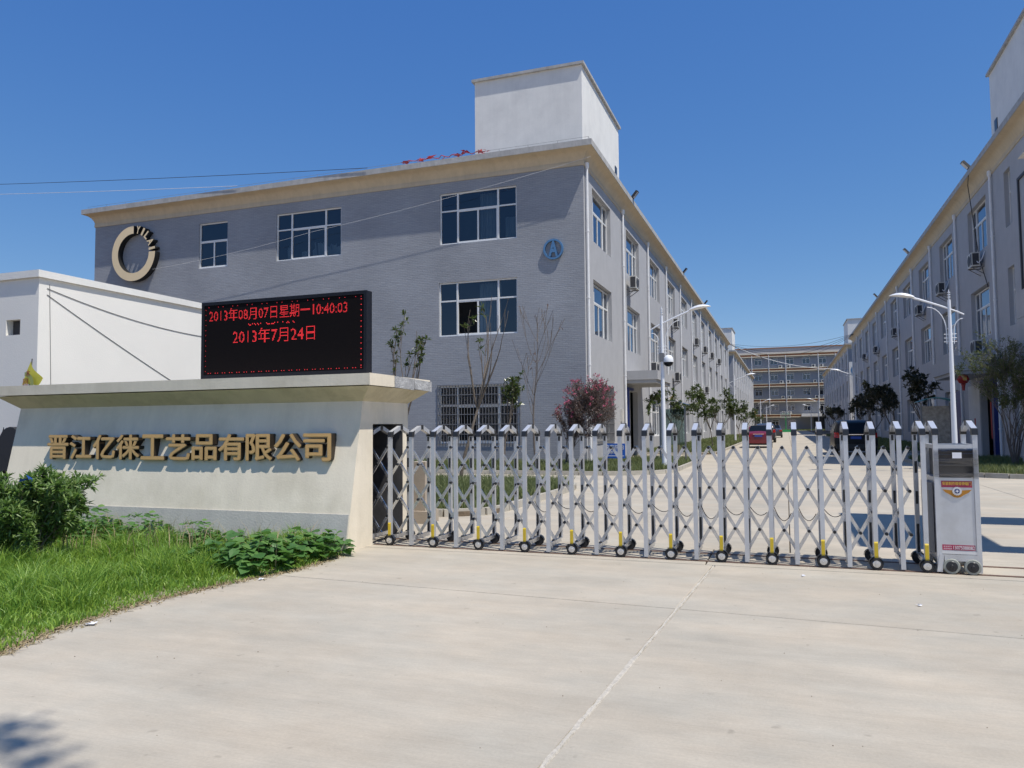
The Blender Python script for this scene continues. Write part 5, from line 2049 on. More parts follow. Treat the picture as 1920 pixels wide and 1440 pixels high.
BH = thing('basketball_hoop', 'green basketball stand with clear backboard before the end building', 'basketball hoop', (-0.2, 160, 0))
m = MB()
m.box(-1.1, 0.9, 159.4, 161.2, 0.0, 0.45)
m.build('base', MAT['hoop'], BH)
m = MB()
m.tube([(-.1, 160.8, .45), (-.1, 160.6, 2.4), (-.1, 159.6, 3.2)], 0.09, 8)
m.build('post', MAT['hoop'], BH)
m = MB()
m.quad((-1.0, 159.5, 2.85), (0.8, 159.5, 2.85), (0.8, 159.5, 3.95), (-1.0, 159.5, 3.95))
bb = m.build('backboard', MAT['hoopboard'], BH)
m = MB()
for (a, b_) in (((-1, 2.85), (.8, 2.85)), ((.8, 2.85), (.8, 3.95)), ((.8, 3.95), (-1, 3.95)), ((-1, 3.95), (-1, 2.85))):
    m.bar((a[0], 159.48, a[1]), (b_[0], 159.48, b_[1]), 0.05, 0.05)
m.build('board_rim', MAT['frame'], bb)

# ------------------------------------------------------------------ trees and plants
def leaf(mb, p, d, ln, wd, up, m=0, fold=0.25):
    """pointed leaf folded along its midrib, 6 vertices"""
    d = d.normalized()
    s = d.cross(up)
    if s.length < 1e-3:
        s = d.cross(Vector((1, 0.3, 0)))
    s.normalize()
    n = s.cross(d)
    a, b_ = p + d * ln * 0.45, p + d * ln * 0.45
    l = a + s * wd / 2 + n * wd * fold * 0.5
    r = b_ - s * wd / 2 + n * wd * fold * 0.5
    tip = p + d * ln - n * ln * 0.12
    mb.add([p, l, tip, r], ((0, 1, 2), (0, 2, 3)), m)


def rv(r, s=1.0):
    while True:
        v = Vector((r.uniform(-1, 1), r.uniform(-1, 1), r.uniform(-1, 1)))
        if 0.05 < v.length < 1:
            return v.normalized() * s


def rosette(mb, p, d, r, n, ln, wd, m=0, open_=0.9):
    for k in range(n):
        v = (d * r.uniform(0.1, 0.9) + rv(r) * open_).normalized()
        leaf(mb, p + rv(r, ln * 0.1), v, ln * r.uniform(.7, 1.15), wd * r.uniform(.8, 1.15), (Vector((0, 0, 1)) + rv(r, .5)).normalized(), m)


def grow(mb, tips, p, d, ln, rad, depth, r, spread=0.55, bend=0.12, kids=(2, 3), shrink=0.72, up=0.12, nseg=4, sides=6, twig_r=0.006):
    pts = [p.copy()]
    rr = [rad]
    q, dd = p.copy(), d.normalized()
    for k in range(nseg):
        dd = (dd + rv(r, bend) + Vector((0, 0, up * 0.3))).normalized()
        q = q + dd * ln / nseg
        pts.append(q.copy())
        rr.append(max(twig_r, rad * (1 - 0.42 * (k + 1) / nseg)))
    mb.tube(pts, rr, sides, 0, False)
    if depth == 0:
        tips.append((q, dd))
        return
    for k in range(r.randint(*kids)):
        f = r.uniform(0.45, 1.0) if k else 1.0
        i = min(nseg, max(1, int(round(f * nseg))))
        nd = (dd + rv(r, spread) + Vector((0, 0, up))).normalized()
        grow(mb, tips, pts[i], nd, ln * shrink * r.uniform(.75, 1.2), rr[i] * 0.72, depth - 1, r, spread, bend, kids, shrink, up, max(2, nseg - 1), max(4, sides - 1), twig_r)


def magnolia(label, x, y, z, h, seed, trunk_r=0.035, clear=0.35, nleaf=16, ln=0.17, wd=0.07, depth=3, spread=0.6, leafm='leafmag', fill=1.0, group='magnolia trees along the street', lean=(0, 0), cat='tree', up=0.2, yellow=0.08, width=1.0, dense=0):
    r = random.Random(seed)
    t = thing('magnolia_tree', label, cat, (x, y, z), 0, group)
    tm, lm = MB(), MB()
    tips = []
    grow(tm, tips, Vector((0, 0, -0.05)), Vector((lean[0], lean[1], 1)), h * clear, trunk_r, 0, r, nseg=5)
    p0, d0 = tips.pop()
    for k in range(r.randint(3, 4)):
        a = r.uniform(0, 2 * PI)
        grow(tm, tips, p0, Vector((math.cos(a) * spread * width, math.sin(a) * spread * width, 0.9)), h * (1 - clear) * 0.5, trunk_r * .62, depth - 1, r, spread * width, 0.12, (2, 3), 0.62, up)
    link('trunk', tm.mesh('trunk', MAT['bark'], True), t)
    for p, d in tips:
        if r.random() > fill:
            continue
        yl = 1 if r.random() < yellow else 0
        rosette(lm, p, d, r, nleaf, ln, wd, yl, 1.1)
        if r.random() < .7:
            rosette(lm, p - d * ln * 1.3 + rv(r, .06), d, r, nleaf // 2, ln, wd, 0, 1.2)
        for q in range(dense):
            rosette(lm, p + rv(r, ln * 1.5) - d * ln * q * .6, (d + rv(r, .6)).normalized(), r, nleaf // 2, ln, wd, 0, 1.2)
    link('crown', lm.mesh('crown', [MAT[leafm], MAT['yellowleaf']]), t)
    return t


# sparse saplings before the brick front
magnolia('thin magnolia sapling in the island with a few leaf tufts', -8.05, 18.2, 0.08, 4.9, 22, 0.052, 0.42, 12, 0.17, 0.065, 3, 0.5, fill=0.22, group='bare saplings before the brick wall', lean=(0.16, 0), up=0.5, yellow=0.3, width=0.75)
magnolia('low glossy magnolia standing before the right part of the barred window', -9.0, 24.1, 0.08, 3.05, 41, 0.04, 0.42, 20, 0.17, 0.07, 3, 0.5, fill=0.9, group='bare saplings before the brick wall', up=0.25, yellow=0.05, dense=1, width=0.8)


def bare_tree(label, x, y, z, h, seed, tr=0.045, spread=0.38):
    r = random.Random(seed)
    t = thing('bare_sapling', label, 'tree', (x, y, z), 0, 'bare saplings before the brick wall')
    tm, lm = MB(), MB()
    tips = []
    pts = [Vector((0, 0, -0.05))]
    d = Vector((0, 0, 1))
    n = 12
    for k in range(n):
        d = (d + rv(r, 0.05) + Vector((0, 0, .05))).normalized()
        pts.append(pts[-1] + d * h * 0.92 / n)
    tm.tube(pts, [tr * (1 - .82 * k / n) for k in range(n + 1)], 7, 0, False)
    for k in range(4, n + 1):
        for q in range(r.randint(1, 2)):
            a = r.uniform(0, 2 * PI)
            grow(tm, tips, pts[k], Vector((math.cos(a) * .55, math.sin(a) * .55, 0.85)), h * 0.30 * (1 - .5 * k / n) + .12, tr * .34 * (1 - .5 * k / n), 2, r, 0.4, 0.12, (1, 2), .6, 0.35, 4, 5, .008)
    link('trunk', tm.mesh('trunk', MAT['palebark'], True), t)
    for p, dd in tips:
        if r.random() < .3:
            rosette(lm, p, Vector((0, 0, -1)), r, 2, 0.13, .05, 0, .8)
    link('crown', lm.mesh('crown', [MAT['leafbrown']]), t)
    return t


bare_tree('leafless slim sapling in front of the brick wall right of the barred window', -8.05, 24.6, 0.08, 4.75, 4)

# tree standing behind the sign wall: tufts rise above the cap
magnolia('magnolia with leaf tufts rising behind the sign wall cap', -6.75, 12.55, 0.08, 3.45, 33, 0.035, 0.42, 12, 0.11, 0.045, 3, 0.45, fill=0.62, lean=(0.02, 0.0), up=0.5, yellow=0.05, width=0.85)

for (lb, x, y, h, sd, f, wdt) in (('glossy magnolia above the blue-roofed notice board', -5.0, 37.8, 3.75, 5, 1.0, 1.15), ('round bushy magnolia on the left kerb between two lamps', -4.25, 47.5, 4.0, 11, 1.0, 1.0),
                                  ('magnolia partly behind the round bushy one on the left kerb', -4.4, 57, 3.6, 13, 1.0, 1.0),
                                  ('dense magnolia before the second lamp on the left', -3.9, 70, 3.7, 17, 1.0, 1.1), ('distant magnolia on the left at the bend of the bed', -3.9, 84, 3.6, 18, 1.0, 1.1), ('small distant magnolia on the left nearest the end building', -4.0, 100, 3.4, 19, 1.0, 1.1)):
    magnolia(lb, x, y, 0.08, h * .97, sd, 0.045, 0.32, 22, 0.20, 0.085, 3, 0.62, fill=f, up=0.15, width=wdt, yellow=0.05, dense=3)
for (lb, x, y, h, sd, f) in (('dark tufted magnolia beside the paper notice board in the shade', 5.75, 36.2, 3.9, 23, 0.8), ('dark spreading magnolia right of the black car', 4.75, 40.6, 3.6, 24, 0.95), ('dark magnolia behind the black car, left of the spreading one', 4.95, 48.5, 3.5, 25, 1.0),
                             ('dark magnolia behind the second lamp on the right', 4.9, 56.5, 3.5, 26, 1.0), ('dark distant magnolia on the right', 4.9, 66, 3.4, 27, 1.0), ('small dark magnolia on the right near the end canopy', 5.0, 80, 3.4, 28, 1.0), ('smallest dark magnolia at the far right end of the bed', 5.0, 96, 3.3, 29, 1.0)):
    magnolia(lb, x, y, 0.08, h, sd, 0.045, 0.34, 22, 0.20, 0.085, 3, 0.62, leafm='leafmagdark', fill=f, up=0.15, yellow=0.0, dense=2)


def myrtle(label, x, y, z, h, w_, seed, leafm, flowers, lean, clear, nl=2600, egg=None, ntw=900):
    r = random.Random(seed)
    t = thing('crape_myrtle', label, 'tree', (x, y, z))
    tm, lm = MB(), MB()
    tips = []
    for k in range(9):
        a = 2 * PI * k / 9 + r.uniform(-.4, .4)
        f = r.uniform(.1, 1)
        grow(tm, tips, Vector((math.cos(a) * .05, math.sin(a) * .05, -.04)), Vector((math.cos(a) * .30 * w_ * f + lean, math.sin(a) * .30 * w_ * f, 1)), h * clear * r.uniform(.8, 1.1), .028, 4, r, .55, .14, (2, 3), .60, .12, 5, 6, .005)
    n = max(1, nl // max(1, len(tips)))
    zmax = max(p.z for p, d in tips)
    for p, d in tips:
        for q in range(n):
            pp = p - d * r.uniform(0, .3) + rv(r, r.uniform(0, .12))
            leaf(lm, pp, (d + rv(r, 1.2)), .075, .035, (Vector((0, 0, 1)) + rv(r, .6)).normalized(), 0)
        if flowers and r.random() < .22 and p.z > zmax * .5:
            for q in range(10):
                leaf(lm, p + rv(r, .05), rv(r), .05, .04, rv(r), 1)
    if egg:
        ex, ez, rx, rz = egg        # fine outer twigs filling an uneven egg-shaped head
        for k in range(ntw):
            v = rv(r) * (r.random() ** .45)
            c = Vector((ex + v.x * rx, v.y * rx * .85, ez + v.z * rz))
            if math.sin(c.x * 5.1 + seed) * math.sin(c.z * 4.3 + 1) * math.cos(c.y * 4) < -.28:
                continue
            d = (Vector((v.x, v.y, v.z * .6 + .55)) + rv(r, .35)).normalized()
            q = c + d * r.uniform(.12, .32)
            tm.tube([c - d * .12, c, q], [.006, .005, .003], 3, 0, False)
            for j in range(9):
                leaf(lm, c + (q - c) * r.random() + rv(r, .03), (d + rv(r, 1.1)), .065, .028, (Vector((0, 0, 1)) + rv(r, .6)).normalized(), 0)
            if flowers and v.length > .72 and v.z > -.1 and r.random() < .30:
                for j in range(9):
                    leaf(lm, q + rv(r, .05), rv(r), .05, .04, rv(r), 1)
    link('trunk', tm.mesh('trunk', MAT['palebark'], True), t)
    link('crown', lm.mesh('crown', [MAT[leafm], MAT['pink']]), t)
    return t


myrtle('bushy crape myrtle with pink flowers at the building corner', -7.55, 26.7, 0.08, 2.7, .9, 7, 'leafbrown', True, .26, .40, 5000, egg=(.86, 2.22, .88, .92), ntw=1500)
myrtle('tall green leafy myrtle in front of the right entrance canopy', 7.0, 29.0, 0.08, 4.1, 1.1, 9, 'leafmyrtle', False, -.05, .42, 8000, egg=(-.12, 3.15, .95, 1.0), ntw=900)

# foreground bush
def bush(label, x, y, h, rx, ry, seed, nst=16):
    r = random.Random(seed)
    t = thing('evergreen_bush', label, 'bush', (x, y, -0.02))
    tm, lm = MB(), MB()
    tips = []
    for k in range(nst):
        a = r.uniform(0, 2 * PI)
        f = math.sqrt(r.random())
        grow(tm, tips, Vector((math.cos(a) * .14, math.sin(a) * .14, 0)), Vector((math.cos(a) * f * rx, math.sin(a) * f * ry, h * .95)), h * r.uniform(.36, .60), .013, 3, r, .55, .10, (2, 4), .58, .12, 4, 5, .004)
    link('stem', tm.mesh('stem', MAT['bark'], True), t)
    for p, d in tips:
        rosette(lm, p, (d + Vector((0, 0, .35))).normalized(), r, 13, .10, .029, 0, .95)
        for q in range(3):
            rosette(lm, p - d * .05 * q + rv(r, .07), (d + rv(r, .5)).normalized(), r, 7, .095, .028, 0, 1.1)
    link('foliage', lm.mesh('foliage', [MAT['leafbush']]), t)
    return t


bush('dense dark green bush at the left in front of the sign wall', -8.12, 6.25, .86, .33, .32, 3, 28)

# broad-leaved weeds
def weed_proto(seed, h, rad, nl, size):
    r = random.Random(seed)
    m = MB()
    for k in range(nl):
        a = r.uniform(0, 2 * PI)
        f = math.sqrt(r.random()) * rad
        z = h * (1 - .55 * (f / rad) ** 2) * r.uniform(.45, 1.0)
        p = Vector((math.cos(a) * f, math.sin(a) * f, z))
        d = Vector((math.cos(a + r.uniform(-1, 1)), math.sin(a + r.uniform(-1, 1)), r.uniform(-.35, .25))).normalized()
        up = (Vector((0, 0, 1)) + rv(r, .35)).normalized()
        s = d.cross(up).normalized()
        n = s.cross(d)
        L_ = size * r.uniform(.6, 1.2)
        pts = [p, p + d * L_ * .12 + s * L_ * .40, p + d * L_ * .55 + s * L_ * .44, p + d * L_ - n * L_ * .2, p + d * L_ * .55 - s * L_ * .44, p + d * L_ * .12 - s * L_ * .40]
        mid_ = p + d * L_ * .5 - n * L_ * .08
        m.add(pts + [mid_], ((0, 1, 6), (1, 2, 6), (2, 3, 6), (3, 4, 6), (4, 5, 6), (5, 0, 6)))
        if k % 3 == 0:
            m.add([(p.x * .4, p.y * .4, 0), (p.x * .4 + .006, p.y * .4, 0), tuple(p)], ((0, 1, 2),))
    return m.mesh('broadleaf_weed', [MAT['leafweed']])


WA, WBm, WC = weed_proto(1, .36, .34, 150, .11), weed_proto(2, .30, .30, 170, .085), weed_proto(6, .42, .36, 220, .075)
for (me, x, y, s, lb) in ((WA, -5.55, 6.95, 1.25, 'large-leaved weed at the paving edge, nearest the concrete joint'), (WA, -5.52, 7.5, 1.2, 'large-leaved weed near the wall end'), (WA, -6.0, 7.3, 1.15, 'broad-leaved weed behind the paving edge clump'),
                          (WA, -5.36, 7.95, 1.0, 'large-leaved weed squeezed against the right end of the plinth'), (WA, -5.95, 6.85, 1.05, 'large-leaved weed one step in from the paving edge'), (WBm, -6.45, 6.75, .9, 'small broad-leaved weed in the middle of the grass'), (WBm, -5.95, 7.9, .9, 'broad-leaved weed close under the plinth at its right end'), (WC, -8.2, 7.95, 1.15, 'leafy weed clump against the plinth in the middle'),
                          (WC, -9.1, 7.9, 1.3, 'leafy weed clump against the wall right of the bush'), (WC, -9.7, 7.8, 1.35, 'leafy weed clump just behind the bush'), (WC, -8.75, 7.75, .9, 'low weed clump in front of the plinth'), (WC, -7.3, 7.98, .95, 'small leafy weed against the plinth right of the middle'),
                          (WC, -10.4, 7.9, 1.2, 'leafy weed at the far left end of the wall')):
    o = link('broadleaf_weed', me, None, (x, y, -0.02), (0, 0, x * 7), (s, s, s))
    tag(o, lb, 'weed', 'broad-leaved weeds in the verge')

# grass as real blades
def grass_mesh(name, pts, hmin, hmax, wd, mat, seed, lean=0.5, clump=None):
    rs = np.random.RandomState(seed)
    n = len(pts)
    h = rs.uniform(hmin, hmax, n)
    if clump is not None:
        h *= clump
    a = rs.uniform(0, 2 * PI, n)
    w2 = wd * rs.uniform(.7, 1.3, n)
    ln = rs.uniform(.1, lean, n) * h
    la = rs.uniform(0, 2 * PI, n)
    base = np.column_stack([pts, np.full(n, 0.0)]) if pts.shape[1] == 2 else pts
    side = np.column_stack([np.cos(a), np.sin(a), np.zeros(n)]) * w2[:, None]
    bend = np.column_stack([np.cos(la), np.sin(la), np.zeros(n)])
    v = np.empty((n, 5, 3))
    v[:, 0] = base - side * .5
    v[:, 1] = base + side * .5
    midp = base + bend * (ln * .3)[:, None]
    midp[:, 2] += h * .6
    v[:, 2] = midp - side * .42
    v[:, 3] = midp + side * .42
    tip = base + bend * ln[:, None]
    tip[:, 2] += h * (1 - .18 * (ln / h))
    v[:, 4] = tip
    idx = np.arange(n)[:, None] * 5
    loops = np.concatenate([idx + np.array([[0, 1, 3, 2]]), idx + np.array([[2, 3, 4]])], axis=1).ravel()
    me = bpy.data.meshes.new(name)
    me.vertices.add(n * 5)
    me.vertices.foreach_set('co', v.ravel())
    me.loops.add(n * 7)
    me.loops.foreach_set('vertex_index', loops.astype(np.int32))
    me.polygons.add(n * 2)
    st = np.empty((n, 2), np.int32)
    st[:, 0] = np.arange(n) * 7
    st[:, 1] = st[:, 0] + 4
    me.polygons.foreach_set('loop_start', st.ravel())
    tot = np.tile(np.array([4, 3], np.int32), n)
    try:
        me.polygons.foreach_set('loop_total', tot)
    except Exception:
        pass
    me.materials.append(mat)
    me.update(calc_edges=True)
    me.validate()
    o = link(name, me, None, kind='stuff')
    return o


def edge_x(y):
    ys_ = np.array([-3, 3.0, 3.84, 4.37, 5.25, 6.2, 7.07, 7.7, 8.2])
    xs2 = np.array([-5.30, -5.26, -5.20, -5.36, -5.46, -5.33, -5.10, -5.12, -5.2])
    return np.interp(y, ys_, xs2) - 0.03


rs = np.random.RandomState(1)
N = 95000
y = rs.uniform(3.0, 8.28, N)
x = edge_x(y) - np.abs(rs.uniform(0, 1, N)) ** 1.15 * 6.4 + rs.normal(0, .035, N)
cl = 0.62 + 0.38 * (np.sin(x * 3.1 + y * 1.7) * np.cos(y * 2.3 - x * 1.1)) + 0.25 * np.sin(x * 9 + 3) * np.sin(y * 8)
cl = np.clip(cl, .35, 1.15)
ed = np.clip((edge_x(y) - x) / 0.35, .35, 1)
keep = (x > -11.6) & ~((y > 8.22) & (x > -11.5))
p2 = np.column_stack([x, y])[keep]
o = grass_mesh('verge_grass', p2, 0.16, 0.38, 0.0095, MAT['grass'], 3, 1.0, (cl * ed)[keep])
tag(o, 'tall bright green grass growing in front of the sign wall', 'grass', None, 'stuff')
# seed stalks standing above the grass
n = 260
ys_ = rs.uniform(6.6, 8.2, n)
xs2 = edge_x(ys_) - rs.uniform(0.05, 4.0, n)
o = grass_mesh('dry_stalks', np.column_stack([xs2, ys_]), .3, .52, .008, MAT['straw'], 9, .5)
tag(o, 'thin dry seed stalks standing above the grass by the plinth', 'grass', None, 'stuff')
# litter of dead grass and earth at the paving edge
n = 2600
ys_ = rs.uniform(3.2, 8.1, n)
xs2 = edge_x(ys_) + np.abs(rs.normal(0, .07, n)) - .03
o = grass_mesh('dead_grass', np.column_stack([xs2, ys_, np.full(n, .001)]), .01, .03, .012, MAT['straw'], 10, 6.0)
tag(o, 'dry grass litter along the edge of the concrete', 'grass', None, 'stuff')
m = MB()
prev = None
r_ = random.Random(4)
for k in range(70):
    yy = 3.0 + 5.2 * k / 69
    xe = float(edge_x(yy)) + .02 + r_.uniform(-.03, .05)
    cur = ((-11.7, yy, 0.004), (xe - .09, yy, 0.012), (xe, yy, 0.001))
    if prev:
        m.quad(prev[0], prev[1], cur[1], cur[0])
        m.quad(prev[1], prev[2], cur[2], cur[1])
    prev = cur
m.build('verge_soil', MAT['dust'], kind='structure')

# island and bed grass
def scatter_poly(n, x0, x1, y0, y1, seed, inside):
    q = np.random.RandomState(seed)
    x = q.uniform(x0, x1, n)
    y = q.uniform(y0, y1, n)
    k = inside(x, y)
    return np.column_stack([x[k], y[k], np.full(k.sum(), .08)])


p = scatter_poly(26000, -10.5, -4.98, 12.08, 18.92, 2, lambda x, y: ~(((x > -5.9) & (y < 13.0) & ((x + 5.9) ** 2 + (y - 13) ** 2 > .9)) | ((x > -5.9) & (y > 18) & ((x + 5.9) ** 2 + (y - 18) ** 2 > .9))))
tag(grass_mesh('island_grass', p, .12, .30, .014, MAT['grassdull'], 5, .8), 'dull green grass in the kerbed island behind the gate', 'grass', None, 'stuff')
p = scatter_poly(30000, -14.5, -3.6, 23.35, 33.4, 3, lambda x, y: ((y < 29.0) | (x > -7.3)) & ~((x > -5.9) & (y < 25.65) & ((x + 5.9) ** 2 + (y - 25.65) ** 2 > 5.2)))
tag(grass_mesh('bed_grass', p, .10, .26, .018, MAT['grassdull'], 6, .8), 'grass in the bed round the corner of the brick block', 'grass', None, 'stuff')
p = scatter_poly(22000, -7.3, -3.6, 40.8, 104, 4, lambda x, y: x > -9)
tag(grass_mesh('bed_grass', p, .12, .32, .035, MAT['grassdull'], 7, .8), 'grass strip along the left block behind the kerb', 'grass', None, 'stuff')
p = scatter_poly(26000, 4.65, 13.5, 24.3, 35.3, 5, lambda x, y: ((y < 29.0) | (x < 8.35)) & ~((x < 6.6) & (y < 26.3) & ((x - 6.6) ** 2 + (y - 26.3) ** 2 > 3.9)))
tag(grass_mesh('bed_grass', p, .10, .26, .018, MAT['grassdull'], 8, .8), 'grass in the shaded bed in front of the right block', 'grass', None, 'stuff')
p = scatter_poly(16000, 4.65, 8.3, 44.1, 104, 6, lambda x, y: x > 0)
tag(grass_mesh('bed_grass', p, .12, .32, .035, MAT['grassdull'], 9, .8), 'grass strip along the right block behind the kerb', 'grass', None, 'stuff')
p = scatter_poly(9000, -16, 16, 193.2, 196.5, 7, lambda x, y: x > -99)
p[:, 2] = 0
tag(grass_mesh('bed_grass', p, .2, .45, .08, MAT['grassdull'], 11, .8), 'low grass strip at the foot of the end building', 'grass', None, 'stuff')

# ------------------------------------------------------------------ small things
FL = thing('yellow_flag', 'small yellow flag with printed characters behind the sign wall', 'flag', (-12.62, 9.72, 0))
m = MB()
m.tube([(-12.93, 9.72, 0), (-12.58, 9.72, 2.83)], 0.012, 6)
m.build('pole', MAT['grille'], FL)


def fpt(u, v):
    bx, bz = -12.80 + 0.21 * v, 2.36 + .42 * v
    return (bx + u * .36 * (1 - .25 * v), 9.705 - .03 * math.sin(u * 5), bz - u * .32 * v + .02 * math.sin(u * 4 + v * 3))


m = MB()
for i in range(8):
    for j in range(5):
        m.quad(fpt(i / 8, j / 5), fpt((i + 1) / 8, j / 5), fpt((i + 1) / 8, (j + 1) / 5), fpt(i / 8, (j + 1) / 5))
fc = m.build('cloth', MAT['flag'], FL)
stroke_text('木', -12.60, 2.57, .10, .12, 9.66, MAT['flagred'], fc, 'print', .02)
stroke_text('回', -12.66, 2.41, .11, .12, 9.66, MAT['flagred'], fc, 'print', .03)
m = MB()
for k in range(8):
    a0, a1 = -.6 + 2.2 * k / 8, -.6 + 2.2 * (k + 1) / 8
    P = lambda r, a: (-12.68 + r * math.cos(a), 9.664, 2.39 + r * .9 * math.sin(a))
    m.quad(P(.14, a0), P(.22, a0), P(.22, a1), P(.14, a1))
m.build('swirl_print', MAT['flaggreen'], fc)

# iron fence at the far left end of the sign wall
IF = thing('iron_fence', 'black iron fence with spikes and dark cover at the left end of the sign wall', 'fence', (-12.6, 9.5, 0))
for x in (-12.95, -12.72, -12.49, -12.26, -12.03, -11.80):
    m = MB()
    m.box(x - .014, x + .014, 9.49, 9.518, 0, 1.50)
    m.lathe([(.02, 1.50), (.022, 1.53), (.002, 1.62)], (x, 9.504, 0), 6)
    m.build('bar', MAT['iron'], IF)
for z in (0.55, 1.36):
    m = MB()
    m.box(-13.6, -11.7, 9.485, 9.489, z, z + .05)
    m.box(-13.6, -11.7, 9.519, 9.523, z, z + .05)
    m.build('rail', MAT['iron'], IF)
m = MB()
for k in range(10):
    a0, a1 = PI * k / 10, PI * (k + 1) / 10
    P = lambda a, y: (-12.66 + .30 * math.cos(a), y, 1.22 + .40 * math.sin(a))
    m.quad(P(a0, 9.40), P(a1, 9.40), P(a1, 9.60), P(a0, 9.60))
    m.add([P(a0, 9.40), P(a1, 9.40), (-12.66, 9.40, 1.0)], ((0, 1, 2),))
m.box(-12.95, -12.36, 9.402, 9.598, .86, 1.22)
m.build('cover', MAT['iron'], IF)
for z in (0.1, 0.32, 0.75):
    m = MB()
    m.box(-13.6, -11.72, 9.54, 9.58, z, z + .18)
    m.build('board', MAT['rail'], IF)

# cables
def cable(label, pts, r=0.012, mat='wire', sag=0.0, n=18):
    m = MB()
    P = []
    for a, b in zip(pts, pts[1:]):
        a, b = Vector(a), Vector(b)
        for k in range(n):
            t = k / n
            q = a.lerp(b, t)
            q.z -= 4 * sag * t * (1 - t)
            P.append(q)
    P.append(Vector(pts[-1]))
    m.tube(P, r, 5)
    me = m.mesh('cable', MAT[mat])
    o = link('cable', me)
    return tag(o, label, 'cable', 'overhead cables')


cable('pale cable rising across the grey brick front', [(-29.2, 28.75, 9.45), (-20.0, 28.75, 10.42), (-7.0, 28.75, 12.2)], .006, 'wirepale', .12)
cable('upper dark cable crossing the sky to the roof edge at the left', [(-50.0, 28.6, 15.95), (-17.0, 28.6, 12.95)], .013, 'wire', .12)
cable('lower pale cable crossing the sky to the roof edge at the left', [(-50.0, 28.6, 15.4), (-24.0, 28.6, 12.97)], .011, 'wirepale', .08)
cable('thin cable hanging along the white gatehouse wall, curved', [(-12.992, 10.3, 4.22), (-12.992, 14.6, 3.75)], .006, 'grille', .12)
cable('straight cable running down the white gatehouse wall', [(-12.992, 10.3, 4.1), (-12.992, 14.8, 2.05)], .006, 'grille', .05)
cable('cable dropping along the corner of the white gatehouse', [(-12.993, 10.35, 4.3), (-12.993, 10.45, 1.8)], .005, 'grille', 0)
for k, (za, zb, sg, r) in enumerate(((13.2, 12.5, .9, .018), (13.15, 12.5, 1.6, .022), (13.1, 12.45, 2.0, .022), (13.1, 12.4, 2.5, .018))):
    cable(('highest', 'second', 'third', 'lowest')[k] + ' of the black cables slung across the street between the blocks', [(-7.2, 111, za - .2), (8.0, 100.5, zb)], r, 'wire', sg)
cable('thick pale pipe-like cable falling across the street to the right block', [(-7.2, 111, 12.9), (8.2, 117, 9.4)], .04, 'wirepale', 1.1)
cable('dark cable hanging down the right block from the first floodlight', [(8.0, 38.4, 12.9), (7.98, 38.6, 12.2), (8.36, 38.9, 9.0), (8.38, 37.6, 7.4)], .018, 'wire', 0)

# red bunting left on the roof edge
RBt = MB()
r_ = random.Random(12)
pts = []
for k in range(26):
    x = -15.4 + 3.9 * k / 25
    pts.append((x, Y0 - .25 + r_.uniform(-.05, .05), 12.99 + .10 * abs(math.sin(k * .9)) + r_.uniform(0, .05)))
RBt.tube(pts, .018, 5)
for k in (1, 6, 9, 13, 17, 19, 23, 25):
    p = Vector(pts[k])
    for q in range(3):
        a, b_, c_ = p + rv(r_, .1), p + rv(r_, .3) * Vector((1, .3, .55)), p + rv(r_, .22) * Vector((1, .3, .6))
        RBt.add([tuple(a), tuple(b_), tuple(c_)], ((0, 1, 2),))
o = RBt.build('red_bunting', MAT['redcloth'])
tag(o, 'tangled red bunting lying along the roof edge by the white tower', 'bunting')

# scraps on the ground
r_ = random.Random(30)
for (x, y, s, lb) in ((-5.12, 6.52, .035, 'crumpled white plastic scrap by the weeds'), (-5.25, 4.62, .05, 'flat white scrap at the grass edge on the left'), (1.02, 7.3, .03, 'tiny white paper scrap on the concrete near the cabinet'), (.12, 8.35, .03, 'tiny white paper scrap just before the gate')):
    m = MB()
    for k in range(7):
        p = Vector((0, 0, s * .3))
        m.add([tuple(p + rv(r_, s) * Vector((1, 1, .3))) for _ in range(3)], ((0, 1, 2),))
    m.v = [(a, b_, max(c_, .0)) for a, b_, c_ in m.v]
    o = link('paper_scrap', m.mesh('paper_scrap', MAT['paper']), None, (x, y, .003))
    tag(o, lb, 'litter', 'scraps on the ground')
m = MB()
for k in range(150):
    x, y, s = r_.uniform(-5, 5), r_.uniform(3, 8.6), r_.uniform(.0015, .006)
    a = r_.uniform(0, 6)
    m.add([(x + s * math.cos(a), y + s * math.sin(a), .001), (x + s * math.cos(a + 2), y + s * math.sin(a + 2), .001), (x + s * math.cos(a + 4), y + s * math.sin(a + 4), .001), (x, y, .001 + s * .8)], ((0, 1, 3), (1, 2, 3), (2, 0, 3)))
o = m.build('grit', MAT['soil'])
tag(o, 'scattered grit and crumbs on the concrete forecourt', 'grit', None, 'stuff')

# blue scrap caught in the bush
m = MB()
r_ = random.Random(2)
for k in range(8):
    p = Vector((0, 0, 0)) + rv(r_, .05)
    m.add([tuple(p + rv(r_, .06)) for _ in range(3)], ((0, 1, 2),))
o = link('blue_scrap', m.mesh('blue_scrap', MAT['tarp']), None, (-7.88, 6.1, 1.0))
tag(o, 'blue plastic scrap caught in the top of the bush', 'litter')

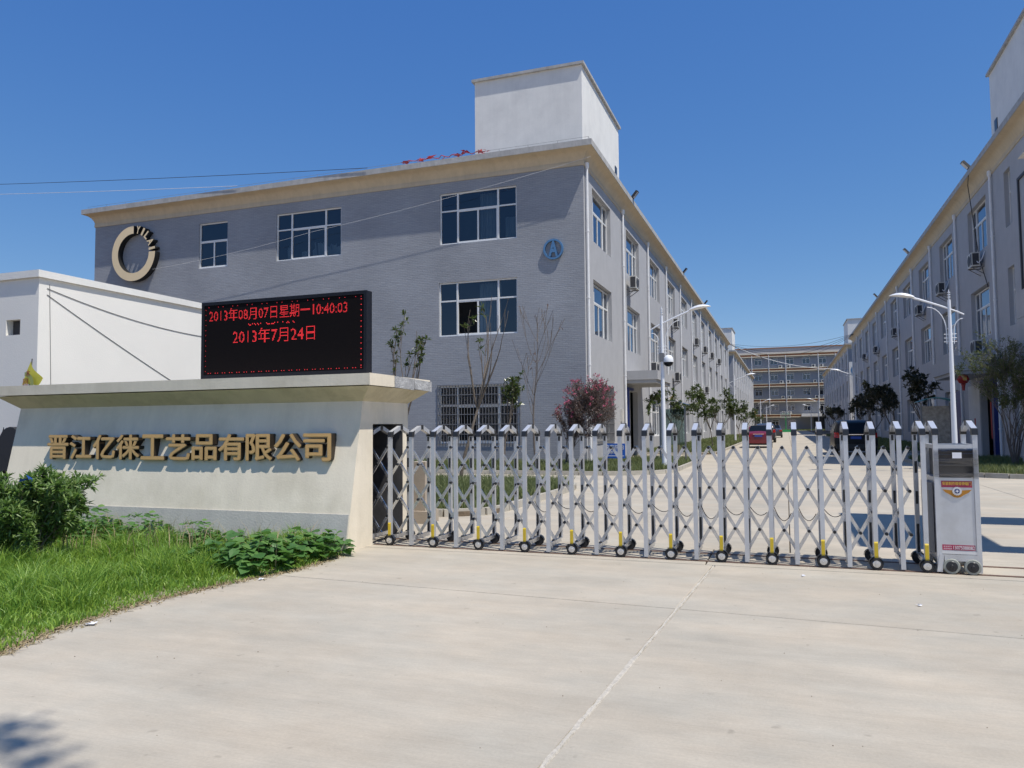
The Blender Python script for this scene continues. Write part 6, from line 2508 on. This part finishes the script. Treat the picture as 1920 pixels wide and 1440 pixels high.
# guessed slabs, unseen at the right, shaped to throw the shadow behind the gate
GC = thing('shadow_canopy', 'unseen guessed canopy shaped to throw the shadow behind the gate', 'canopy', (6.5, 11.4, 0))
m = MB()
m.box(3.46, 5.05, 9.6, 13.45, 5.6, 5.8)
m.box(5.051, 9, 9.6, 10.1, 5.6, 5.8)
m.box(5.051, 9, 12.45, 13.45, 5.6, 5.8)
m.build('shadow_slab', MAT['plaster'], GC)
for x, y in ((7.2, 9.85), (7.2, 13.0)):
    m = MB()
    m.box(x - .2, x + .2, y - .2, y + .2, 0, 5.598)
    m.build('column', MAT['plaster'], GC)

# roadside tree behind the photographer: only its shadow reaches the picture
def shade_tree():
    r = random.Random(6)
    bx, by = 4.4, -3.6
    t = thing('roadside_tree', 'tall roadside tree behind the photographer whose bough shades the corner of the concrete', 'tree', (bx, by, -0.03))
    tm, lm = MB(), MB()
    top = Vector((3.3 - bx, -1.9 - by, 10.6))
    tm.tube([Vector((0, 0, -.05)), top * .35 + Vector((-.1, 0, .2)), top * .7, top], [.20, .16, .12, .08], 9, 0, False)
    ends = []
    for k in range(26):
        e = top + Vector((r.uniform(-.9, 1.4), r.uniform(-1.5, .5), r.uniform(-.5, 1.8)))
        m1 = top.lerp(e, .5) + rv(r, .15)
        tm.tube([top * .96, m1, e], [.04, .022, .008], 5, 0, False)
        ends.append((e, .30, 40))
    for (sx, sy, z, rad, n) in ((-3.85, 2.88, 12.0, .20, 46), (-3.62, 2.80, 12.2, .12, 26), (-3.34, 2.66, 12.1, .15, 30), (-3.9, 2.55, 11.7, .25, 50)):
        e = Vector((sx + .455 * z - bx, sy - .172 * z - by, z))
        m1 = top.lerp(e, .55) + Vector((0, 0, .25))
        tm.tube([top * .97, m1, e], [.035, .018, .006], 5, 0, False)
        ends.append((e, rad, n))
    for e, rad, n in ends:
        for k in range(n):
            leaf(lm, e + rv(r, rad * r.random() ** .5), rv(r), .13, .07, rv(r))
    link('trunk', tm.mesh('trunk', MAT['bark'], True), t)
    link('crown', lm.mesh('crown', [MAT['leafmag']]), t)
    return t


shade_tree()
SC.cycles.max_bounces = 8
SC.cycles.transparent_max_bounces = 16
